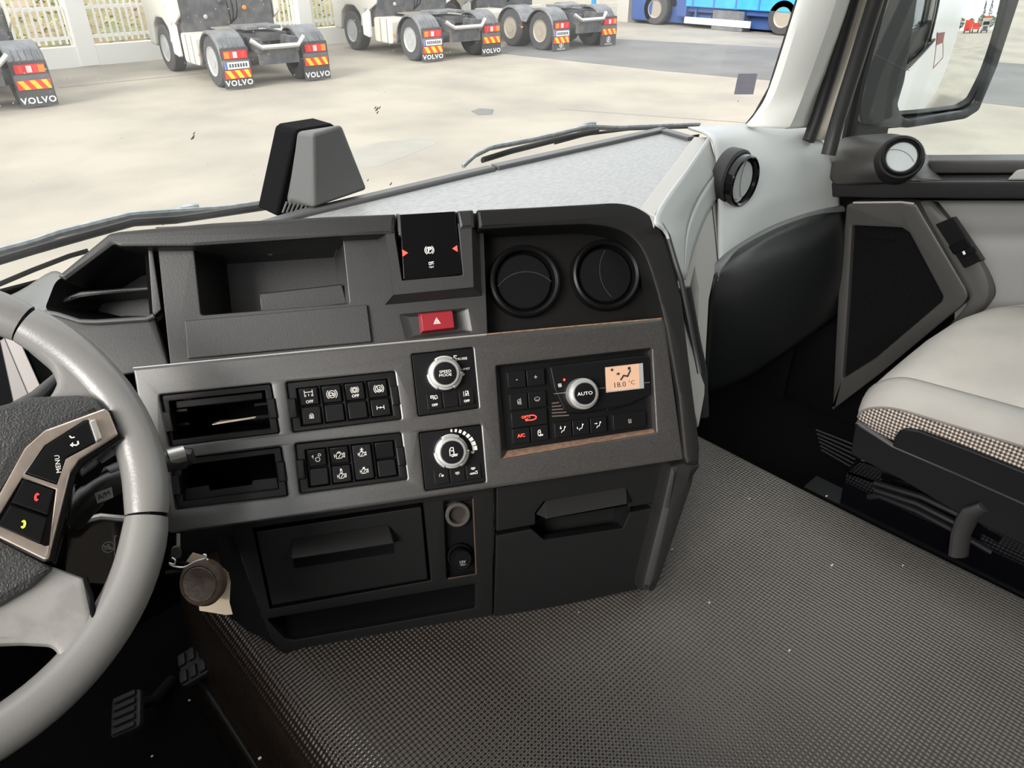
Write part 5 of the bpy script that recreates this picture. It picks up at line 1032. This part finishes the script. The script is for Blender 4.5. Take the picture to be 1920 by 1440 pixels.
S2 = [V((p.y, p.z)) for p in sq]; sb_ = B().flat(FO, [tuple(S2[0]), tuple(S2[1]), tuple(S2[2]), tuple(S2[0].lerp(S2[4], .3))], w0=.0005, w1=.002); sb_.stroke(FO, [tuple(S2[0]), tuple(S2[4]), tuple(S2[3]), tuple(S2[2])], .035, .002); stq = mk('cab_sticker', sb_, M_red); tag(stq, 'red outlined sticker on the white cab side seen in the mirror', 'sticker')
# ------------------------------------------------------------------ tractor units
M_trw = mat('tractor_cream_white', (.50, .49, .45), .35, spec=.4); M_tyr = mat('tyre', (.045, .046, .05), .75); M_rim = mat('wheel_rim', (.40, .41, .42), .4, metal=.3); M_rimb = mat('beige_rim', (.27, .24, .20), .5)
M_mud = mat('mudguard_grey', (.10, .105, .115), .5, col2=(.16, .165, .175), vs=4, vc=.7); M_chs = mat('chassis_dark', (.05, .055, .065), .6, col2=(.12, .11, .105), vs=5, vc=.7)
M_tail = mat('tail_red', (.62, .02, .03), .25); M_amb = mat('tail_amber', (.80, .22, .03), .25); M_clr = mat('tail_clear', (.75, .55, .55), .25)
M_yel = mat('board_yellow', (.85, .52, .02), .5); M_bred = mat('board_red', (.72, .05, .02), .5); M_pla = mat('plate_white', (.72, .73, .74), .5); M_blu = mat('plate_blue', (.05, .12, .5), .5)
M_tnk = mat('tank_cream', (.56, .53, .46), .4); M_flp = mat('flap_black', (.055, .057, .06), .7)
Fy = lambda x, y, z: Frame((x, y, z), (1, 0, 0), (0, 0, 1))   # faces -Y
Fx = lambda x, y, z: Frame((x, y, z), (0, 1, 0), (0, 0, 1))   # faces +X
def wheel(t, x, y, r, wd, m_rim):
    sg = 1 if x > 0 else -1
    b = B().lathe(Fx(x, y, r), 0, 0, [(r*.5, -wd*.1), (r*.58, -wd/2), (r*.93, -wd/2), (r, -wd*.42), (r, wd*.42), (r*.93, wd/2), (r*.58, wd/2), (r*.5, wd*.1)], 32); w_ = mk('wheel', b, M_tyr, t)
    k = sg*wd/2; b = B().lathe(Fx(x, y, r), 0, 0, [(r*.58, k-sg*.01), (r*.58, k+sg*.012), (r*.52, k), (r*.42, k-sg*.05), (r*.26, k-sg*.06), (r*.24, k+sg*.0), (0, k-sg*.02)], 28); mk('wheel_rim', b, m_rim, w_)
def tractor(name, label, flap, axles=(0,), m_rim=M_rim, m_tank=M_tnk, emblem=False):
    ORG[name] = V((0, 0, 0)); t = thing(name, label, 'truck', (0, 0, 0), 'parked tractor units'); ORG[t.name] = V((0, 0, 0)); fy = 3.05+axles[-1]
    for sx in (-1, 1):
        mk('chassis_rail', B().box((sx*.42, 1.7+axles[-1]/2, .80), (.09, 5.0+axles[-1], .26)), M_chs, t)
        for a in axles: wheel(t, sx*.94, a, .5, .56, m_rim)
        wheel(t, sx*1.04, fy, .5, .32, m_rim)
        x0, x1 = sx*.94-.32, sx*.94+.32; rows = []
        for i, a in enumerate(axles):
            lo = -12 if i == 0 else 25; hi = 192 if i == len(axles)-1 else 155
            rr = []
            for k in range(15):
                an = math.radians(lo+(hi-lo)*k/14); rr.append([(x, a-.60*math.cos(an), .50+.58*math.sin(an)) for x in (x0, x0+.04, x1-.04, x1)])
            rows += rr
        for r_ in rows: r_[0] = (r_[0][0], r_[0][1], r_[0][2]-.05); r_[3] = (r_[3][0], r_[3][1], r_[3][2]-.05)
        mg = mk('mudguard', B().grid(rows), M_mud, t, solid=.02)
        for k in range(5): mk('mudguard_rib', B().tube([(x0+.1+k*.11, -.38, 1.0), (x0+.1+k*.11, -.55, .80)], .012, 6), M_mud, mg)
        pf = Fy(sx*.94, -.60, 0); mk('rear_panel', B().plate(pf, rpoly([(-.31, .36), (.31, .36), (.31, .80), (-.31, .80)], .03), (), -.03, 0, .005), M_flp, t)
        tl_ = mk('tail_light', B().plate(pf, rpoly([(-.26, .59), (.26, .59), (.26, .74), (-.26, .74)], .01), (), 0, .03, .004), M_tail, t)
        o_ = sx; mk('lens', B().fbox(pf, o_*.14, o_*.25, .605, .725, .03, .036), M_amb, tl_); mk('lens', B().fbox(pf, -.06, .03, .61, .72, .03, .036), M_clr, tl_)
        for k in (-.16, .09): mk('lens', B().fbox(pf, sx*k-.035, sx*k+.035, .61, .72, .03, .035), M_bred, tl_)
        bd = mk('marking_board', B().fbox(pf, -.29, .29, .22 if sx < 0 else .32, .38 if sx < 0 else .48, 0, .012), M_bred, t); z0, z1 = (.225, .375) if sx < 0 else (.325, .475)
        for k in range(3):
            u = -.27+k*.20; s_ = -.10 if sx < 0 else -.10; q_ = [(max(-.285, min(.285, a_)), z) for a_, z in [(u+.10, z0), (u+.20, z0), (u+.20+s_, z1), (u+.10+s_, z1)]]; mk('stripe', B().flat(pf, q_, w0=.011, w1=.014), M_yel, bd)
        ff = mk('mud_flap', B().fbox(pf, -.32, .32, .03, .37, -.03, -.005), M_flp, t)
        b = B()
        if emblem:
            for st in [circ(0, .19, .075, 18), [(-.05, .15), (.04, .24)], [(-.03, .21), (.03, .17)], [(0, .12), (0, .26)]]: b.stroke(pf, st, .016, .003)
            b.text(pf, 'VOLVO', 0, .07, .07, .002, sx=1.3)
        else: b.text(pf, flap, 0, .13, .15, .002, bold=.004, sx=1.12, space=1.15)
        mk('flap_lettering', b, M_pla, ff)
        mk('fuel_tank', B().plate(Fx(sx*.90, 1.35+axles[-1], .62), rpoly([(-.46, -.30), (.46, -.30), (.46, .30), (-.46, .30)], .1), (), -.30, .30, .03), m_tank, t)
        for k in (-.22, .12): mk('tank_strap', B().box((sx*1.205, 1.35+axles[-1]+k, .62), (.012, .05, .58)), M_alu2, t)
        mk('side_marker', B().box((sx*1.2, .82, .55), (.02, .08, .05)), M_amb, t)
    pf = Fy(-.94, -.60, 0); pl_ = mk('number_plate', B().fbox(pf, -.26, .27, .40, .53, 0, .014), M_pla, t); mk('blue_band', B().fbox(pf, -.26, -.21, .40, .53, .014, .016), M_blu, pl_)
    b = B(); 
    for k in range(7): b.fbox(pf, -.17+k*.06, -.13+k*.06, .43, .50, .013, .016)
    mk('plate_marks', b, M_chs, pl_)
    mk('rear_crossmember', B().tube([(-.62, -.75, .92), (-.42, -.85, .78), (.42, -.85, .78), (.62, -.75, .92)], .05, 8), M_alu2, t); mk('rear_beam', B().box((0, -.70, .62), (.9, .12, .36)), M_chs, t)
    mk('axle', B().tube([(-.7, 0, .5), (.7, 0, .5)], .14, 12), M_chs, t)
    b = B().plate(Frame((0, .35, 1.08), (1, 0, 0), (0, 1, 0)), rpoly([(-.42, -.5), (-.12, -.5), (-.05, -.05), (.05, -.05), (.12, -.5), (.42, -.5), (.46, .30), (-.46, .30)], .05), (), -.03, .03, .008); mk('fifth_wheel', b, M_mud, t)
    mk('deck_plate', B().box((0, 1.45, .98), (.95, .7, .03)), M_rimb, t); mk('bogie_frame', B().box((0, .3, .9), (1.1, .8, .16)), M_chs, t)
    cy = 1.98+axles[-1]; cf = Fx(0, cy, 0)
    sil = [(0, 1.05), (.25, 1.05), (.42, .60), (.50, .95), (.80, 1.14), (1.25, 1.14), (1.55, .95), (1.66, .50), (2.05, .50), (2.12, 1.9), (1.85, 3.6), (.1, 3.6), (0, 3.3)]
    mk('cab', B().plate(cf, rpoly(sil, .08), (), -1.24, 1.24, .07), M_trw, t)
    for sx in (-1, 1):
        mk('cab_fairing', B().plate(Fx(sx*1.2, cy-.42, 0), rpoly([(0, 1.25), (.46, 1.05), (.46, 3.4), (.12, 3.4)], .06), (), -.025, .025, .01), M_trw, t)
        mk('side_window', B().fbox(Fx(0, cy+1.1, 0), 0, .75, 2.0, 2.7, sx*1.235, sx*1.25), M_glo, t)
        mk('step_panel', B().plate(Fx(sx*1.2, cy, 0), rpoly([(.0, .40), (.36, .45), (.36, .95), (0, 1.1)], .05), (), -.05, .03, .01), M_truckw if sx < 0 else M_chs, t)
    er = mk('equipment_rack', B().plate(Fy(0, cy-.22, 0), rpoly([(-1.12, .85), (1.12, .85), (1.12, 1.55), (.75, 1.6), (.7, 2.05), (-.5, 2.1), (-.7, 1.7), (-1.12, 1.6)], .05), (), -.22, 0, .02), M_chs, t)
    for k, (x, z, m_) in enumerate([(-.05, 1.75, M_alu2), (.08, 1.78, M_tail), (.2, 1.74, M_alu2), (.06, 1.62, M_yel), (.42, 1.35, M_amb), (-.55, 1.2, M_alu2), (-.15, 1.5, M_chs)]): mk('coupling', B().lathe(Fy(x, cy-.22, z), 0, 0, [(.05, 0), (.05, .04), (.03, .06), (0, .06)], 14), m_, er)
    for k in range(3): mk('air_hose', B().tube(cat([(-.05+k*.1, cy-.25, 1.7), (-.1+k*.12, cy-.5, 1.5), (-.05+k*.08, cy-.45, 1.2), (0, cy-.3, 1.05)], 5), .018, 6), M_blk, t)
    mk('exhaust_stack', B().tube([(-.75, cy-.12, .95), (-.75, cy-.12, 2.3)], .09, 12), M_chs, t)
    return t
def put(t, x, y, rz, s): t.location = (x, y, GZ); t.rotation_euler = (0, 0, rz); t.scale = (s, s, s)
T2 = tractor('tractor_unit', 'white tractor unit with red and yellow rear boards directly in front of the picket fence, second from left', 'VOLVO')
T1 = copy_tree(T2); T3 = copy_tree(T2)
T1['label'] = 'leftmost white tractor unit, cut by the frame edge above the steering wheel'
T3['label'] = 'white tractor unit parked third from left, just left of the twin axle one'
T2['label'] = 'white tractor unit second from left, before the white picket fence'
def park(t, l, r, s=None, rz=-3.0, right_only=False):
    d = V((math.cos(math.radians(rz)), math.sin(math.radians(rz)), 0))
    if right_only: sx = s; A = at(*r, Z=GZ)-d*1.88*sx
    else:
        A = at(*l, Z=GZ); k = (r[0]-960)/FPX; n_ = cR-cD*k; q = A-CAM; ln = -q.dot(n_)/d.dot(n_); sx = ln/1.88
    f = V((-d.y, d.x, 0)); c = A+d*.94*sx+f*.6*.95; t.location = (c.x, c.y, GZ); t.rotation_euler = (0, 0, math.radians(rz)); t.scale = (sx, .95, .97); return d, sx
d_, s_ = park(T2, (452, 168), (598, 153)); park(T1, None, (78, 202), s_, right_only=True); park(T3, (813, 117), (922, 101))
T4 = tractor('tractor_unit', 'twin axle white tractor unit with beige rims and round emblem flaps', 'VOLVO', (0, 1.32), M_rimb, M_tnk, True); park(T4, (1052, 97), (1140, 85))
# ------------------------------------------------------------------ picket fence on its low wall
M_fw = mat('fence_white', (.82, .82, .80), .6); M_soil = mat('hill_soil', (.33, .25, .17), .9, col2=(.22, .24, .10), vs=1.5, vc=.8); M_leaf = mat('hedge_leaf', (.22, .23, .07), .8, col2=(.40, .36, .16), vs=5, vc=.8)
FYF = 20.95
fence = thing('picket_fence', 'white picket fence on a low white wall behind the tractor units', 'fence', (6, FYF, GZ))
mk('low_wall', B().box((8, FYF, GZ+.22), (26, .30, .44)), M_fw, fence)
px_ = B().plate(Fy(0, FYF-.06, GZ+.44), rpoly([(-.027, .06), (.027, .06), (.027, .96), (0, 1.0), (-.027, .96)], .004), (), -.02, .0, .003)
pil = [-.3, 5.55, 11.4, 17.2]
first = None
for i in range(96):
    x = -1.0+i*.148
    if any(abs(x-p) < .30 for p in pil): continue
    if first is None: first = mk('picket', B().add([p+V((x, 0, 0)) for p in px_.v], px_.f), M_fw, fence); x_first = x
    else:
        c = first.copy(); COL.objects.link(c); c.parent = fence; c.location = (x-x_first, 0, 0)
for z in (.18, .80): mk('rail', B().box((8, FYF+.02, GZ+.44+z), (26, .05, .07)), M_fw, fence)
for x in pil:
    p_ = mk('pillar', B().box((x, FYF, GZ+.78), (.42, .44, 1.56)), M_fw, fence, bevel=.02); mk('pillar_cap', B().box((x, FYF, GZ+1.58), (.52, .54, .07)), M_fw, p_, bevel=.015)
for i, x in enumerate(pil[1:2]):
    lt = thing('pillar_lamp', 'round white globe lamp standing on the left fence pillar', 'lamp', (x, FYF, GZ+1.61)); mk('lamp_stem', B().tube([(x, FYF, GZ+1.61), (x, FYF, GZ+1.66), (x, FYF, GZ+1.80)], [.09, .04, .035], 12), M_chs, lt)
    mk('lamp_globe', B().lathe(Frame((x, FYF, GZ+1.92), (1, 0, 0), (0, 1, 0)), 0, 0, [(.04, -.14)]+[(.15*math.cos(a), .15*math.sin(a)) for a in [(-1.2+i_*.27) for i_ in range(10)]]+[(0, .15)], 20), M_pla, lt)
rg = random.Random(5)
hill = B().grid([[(x, y, z+.35*math.sin(x*.5+y)*(k > 1)+rg.uniform(-.15, .15)*(k > 1)) for x in [-12+i*1.5 for i in range(24)]] for k, (y, z) in enumerate([(21.3, GZ+.02), (22.2, GZ+.5), (23.5, GZ+1.2), (25.5, GZ+2.4), (29, GZ+4.2), (36, GZ+8), (48, GZ+13)])])
mk('hill', hill, M_soil, kind='structure', ang=180)
b = B()
for i in range(2600):
    x, y = rg.uniform(-2, 14), rg.uniform(21.25, 23.2); h_ = rg.uniform(.05, .55); z = GZ+max(0, (y-21.3))*.6+h_*1.1; s = rg.uniform(.04, .09); a = rg.uniform(0, 6.28); d1_ = V((math.cos(a), math.sin(a), rg.uniform(-.6, .6)))*s; d2_ = V((-math.sin(a), math.cos(a), rg.uniform(-.8, .8)))*s*.6; c = V((x, y, z))
    b.add([c-d1_, c-d2_, c+d1_, c+d2_], [(0, 1, 2, 3)])
hd = mk('hedge_foliage', b, M_leaf, kind='stuff'); tag(hd, 'yellow green scrub growing behind the picket fence', 'shrubs'); hd['kind'] = 'stuff'
# ------------------------------------------------------------------ blue lorry, gatehouse, brown building
M_bt = mat('tarp_blue', (.03, .27, .68), .5, col2=(.05, .33, .75), vs=2, vc=.7); M_bc = mat('chassis_blue', (.03, .07, .22), .5)
bx = 23.9; bl_ = thing('blue_lorry', 'blue curtain sided lorry parked across the yard at upper right', 'truck', (bx+1.2, 14.5, GZ))
zt = at(1300, 13, X=bx).z; yf, yr = at(1225, 48, X=bx).y, at(1462, 60, X=bx).y
Fb_ = Frame((bx, 0, 0), (0, -1, 0), (0, 0, 1))
mk('curtain_side', B().box((bx+1.25, (yf-1.3+yr-3.2)/2, zt+1.3), (2.5, yf-1.3-(yr-3.2), 2.6)), M_bt, bl_, bevel=.03)
for k in range(9): 
    y = yf-1.6-k*.85; abs(y-yr) > .7 and mk('strap', B().box((bx-.012, y, zt+1.1), (.02, .05, 2.2)), M_blu, bl_)
mk('blue_cab', B().plate(Fx(bx+1.25, yf+1.05, 0), rpoly([(-2.4, zt-.35), (-2.0, zt-.35), (-1.95, zt+.15), (-1.5, zt+.4), (-.95, zt+.15), (-.9, zt-.55), (.0, zt-.55), (.1, zt+.9), (-.25, zt+2.2), (-2.4, zt+2.2)], .06), (), -1.25, 1.25, .05), M_bc, bl_)
mk('chassis', B().box((bx+1.25, (yf+yr)/2, zt-.32), (1.6, yf-yr+4, .5)), M_bc, bl_); mk('side_box', B().box((bx+.3, yr+2.0, zt-.35), (.5, 1.2, .6)), M_mud, bl_); mk('under_frame', B().box((bx+.25, (yf+yr)/2-.3, zt-.08), (.2, yf-yr-1, .16)), M_bc, bl_)
mk('side_guard', B().box((bx+.05, yf-2.6, zt-.42), (.05, 2.6, .2)), M_pla, bl_); 
for k in (-1.0, .9): mk('guard_post', B().box((bx+.1, yf-2.6+k, zt-.25), (.05, .08, .4)), M_bc, bl_)
for y in (yf, yr, yf-1.9):
    if y == yf-1.9: mk('air_tank', B().tube([(bx+.5, y+.3, zt-.35), (bx+.5, y-.3, zt-.35)], .2, 14), M_bc, bl_); continue
    r = .52; b = B().lathe(Fb_, -y, GZ+r, [(r*.5, -.2), (r*.56, -.30), (r*.93, -.30), (r, -.25), (r, -.05), (r*.93, 0), (r*.58, 0), (r*.5, -.12)], 30); w_ = mk('wheel', b, M_tyr, bl_); mk('wheel_rim', B().lathe(Fb_, -y, GZ+r, [(r*.58, -.02), (r*.58, .01), (r*.5, -.01), (r*.36, -.09), (r*.2, -.04), (0, -.04)], 24), M_rimb, w_)
gp_ = at(1165, 40, Z=GZ); gt = thing('gatehouse', 'cream wall and concrete pier at the yard edge beside the blue lorry', 'building', (gp_.x+2, gp_.y, GZ))
M_gh = mat('cream_wall', (.72, .68, .56), .8); M_pier = mat('pier_concrete', (.42, .40, .37), .9)
mk('cream_wall', B().box((gp_.x-1.5, gp_.y+2.2, GZ+1.9), (5.0, .4, 3.8)), M_gh, gt); pc_ = at(1174, 41, Z=GZ); mk('pier', B().box((pc_.x+.2, pc_.y+.15, GZ+1.2), (.55, .55, 2.4)), M_pier, gt)
rb_ = thing('brick_shed', 'reddish brown shed behind the twin axle tractor unit', 'building', (19.5, 24.5, GZ)); mk('shed_wall', B().box((19.0, 25, GZ+1.6), (6, 2, 3.2)), mat('shed_brown', (.36, .22, .15), .9, col2=(.48, .36, .28), vs=1.5), rb_); mk('shed_roof', B().hexa([(15.8, 23.6, GZ+3.2), (22.2, 23.6, GZ+3.2), (22.2, 26.4, GZ+3.2), (15.8, 26.4, GZ+3.2)], [(15.8, 24.9, GZ+4), (22.2, 24.9, GZ+4), (22.2, 25.1, GZ+4), (15.8, 25.1, GZ+4)]), M_bred, rb_)
pz = at(1113, 10, Y=20); bp = thing('blue_post', 'thin blue post behind the last tractor unit', 'post', (pz.x, 20, GZ)); mk('post_tube', B().tube([(pz.x, 20, GZ), (pz.x, 20, GZ+4)], .09, 10), M_bt, bp); mk('post_base', B().box((pz.x, 20, GZ+.04), (.3, .3, .08)), M_pier, bp)
# ------------------------------------------------------------------ the yard behind, seen only in the mirror
YB = -62.0
def mz(px, py): return mref(px, py, Y=YB)
a_, b_ = mz(1806, 58), mz(1821, 34); wdt = b_.x-a_.x
def back_truck(name, label, x0, x1, m_body, cabw):
    t = thing(name, label, 'truck', ((x0+x1)/2, YB, GZ)); wd = x1-x0; cx = (x0+x1)/2
    if cabw:
        mk('cab', B().plate(Fy(cx, YB, GZ).shift(0) if False else Frame((cx, YB, GZ), (-1, 0, 0), (0, 0, 1)), rpoly([(-wd/2, .5), (wd/2, .5), (wd/2, 3.3), (wd*.4, 3.8), (-wd*.4, 3.8), (-wd/2, 3.3)], .15), (), -2.0, 0, .08), M_trw, t)
        F = Frame((cx, YB, GZ), (-1, 0, 0), (0, 0, 1)); mk('cab_windscreen', B().fbox(F, -wd*.43, wd*.43, 2.0, 2.9, 0, .03), M_glo, t); mk('grille', B().fbox(F, -wd*.3, wd*.3, .8, 1.7, 0, .03), M_chs, t); mk('roof_sign', B().fbox(F, -wd*.4, wd*.4, 3.8, 4.3, -.3, .0), M_bred, t); mk('bumper', B().fbox(F, -wd*.5, wd*.5, .45, .75, 0, .05), M_chs, t)
    else:
        mk('tipper_body', B().box((cx, YB-3, GZ+2.3), (wd, 6, 2.5)), m_body, t, bevel=.06); mk('chassis', B().box((cx, YB-3, GZ+.85), (wd*.5, 6, .35)), M_chs, t); mk('rear_lights', B().box((cx, YB+.05, GZ+.8), (wd*.9, .06, .16)), M_tail, t)
    for sx in (-1, 1):
        for yy in ((-.9,) if cabw else (-.9, -4.5)): wheel(t, 0, 0, .5, .4, M_rim) if False else mk('wheel', B().lathe(Fx(cx+sx*wd*.38, YB+yy, GZ+.5), 0, 0, [(.28, -.2), (.5, -.17), (.5, .17), (.28, .2)], 20), M_tyr, t)
    return t
back_truck('red_tipper', 'tall red tipper body far behind, at left in the mirror', a_.x, a_.x+2.7, M_bred, False)
c_ = mz(1829, 56); c_.x = a_.x+4.2; t_ = thing('red_flatbed', 'low red flatbed trailer between tipper and white truck in the mirror', 'trailer', (c_.x, YB-4, GZ)); mk('trailer_bed', B().box((c_.x, YB-4, GZ+1.15), (2.6, 7, .4)), M_bred, t_); mk('headboard', B().box((c_.x, YB-7, GZ+2.0), (2.6, .1, 1.4)), M_bred, t_)
for sx in (-1, 1):
    for yy in (-2, -3.4): mk('wheel', B().lathe(Fx(c_.x+sx, YB+yy, GZ+.48), 0, 0, [(.28, -.2), (.48, -.17), (.48, .17), (.28, .2)], 20), M_tyr, t_)
d_ = mz(1846, 56); back_truck('white_lorry', 'white truck facing the camera far behind in the mirror', max(d_.x, a_.x+7.2)-1.3, max(d_.x, a_.x+7.2)+1.3, M_truckw, True)
def tree(x, y, h, w_, m_, label, conifer):
    t = thing('pine_tree' if conifer else 'leafy_tree', label, 'tree', (x, y, GZ), 'trees behind the yard'); mk('trunk', B().tube([(x, y, GZ), (x, y, GZ+h*.7)], [.25, .1], 8), M_soil, t); b = B()
    for i in range(420):
        f = rg.random(); rr = w_*((1-f)**.8 if conifer else math.sqrt(max(0, 1-(2*f-1)**2)))*rg.uniform(.4, 1); a = rg.uniform(0, 6.28); c = V((x+rr*math.cos(a), y+rr*math.sin(a), GZ+h*(.2+.8*f))); s = rg.uniform(.25, .55); d1_ = V((math.cos(a), math.sin(a), rg.uniform(-.5, .2)))*s; d2_ = V((-math.sin(a), math.cos(a), rg.uniform(-.5, .5)))*s*.7
        b.add([c-d1_, c-d2_, c+d1_, c+d2_], [(0, 1, 2, 3)])
    mk('foliage', b, m_, t)
M_pine = mat('pine_green', (.045, .075, .045), .9, col2=(.07, .10, .06), vs=.5); M_bush = mat('bush_green', (.16, .20, .05), .9, col2=(.10, .15, .05), vs=.4)
for i in range(12): tree(9+i*4.6, -112-(i%2)*7, rg.uniform(10, 17), rg.uniform(1.9, 2.25), M_pine, 'dark conifer in the row beyond the yard seen in the mirror', True)
for i in range(10): tree(-8+i*5.2, -92-(i%2)*6, rg.uniform(4, 6), rg.uniform(2.0, 2.5), M_bush, 'light green bushy tree before the dark conifers seen in the mirror', False)
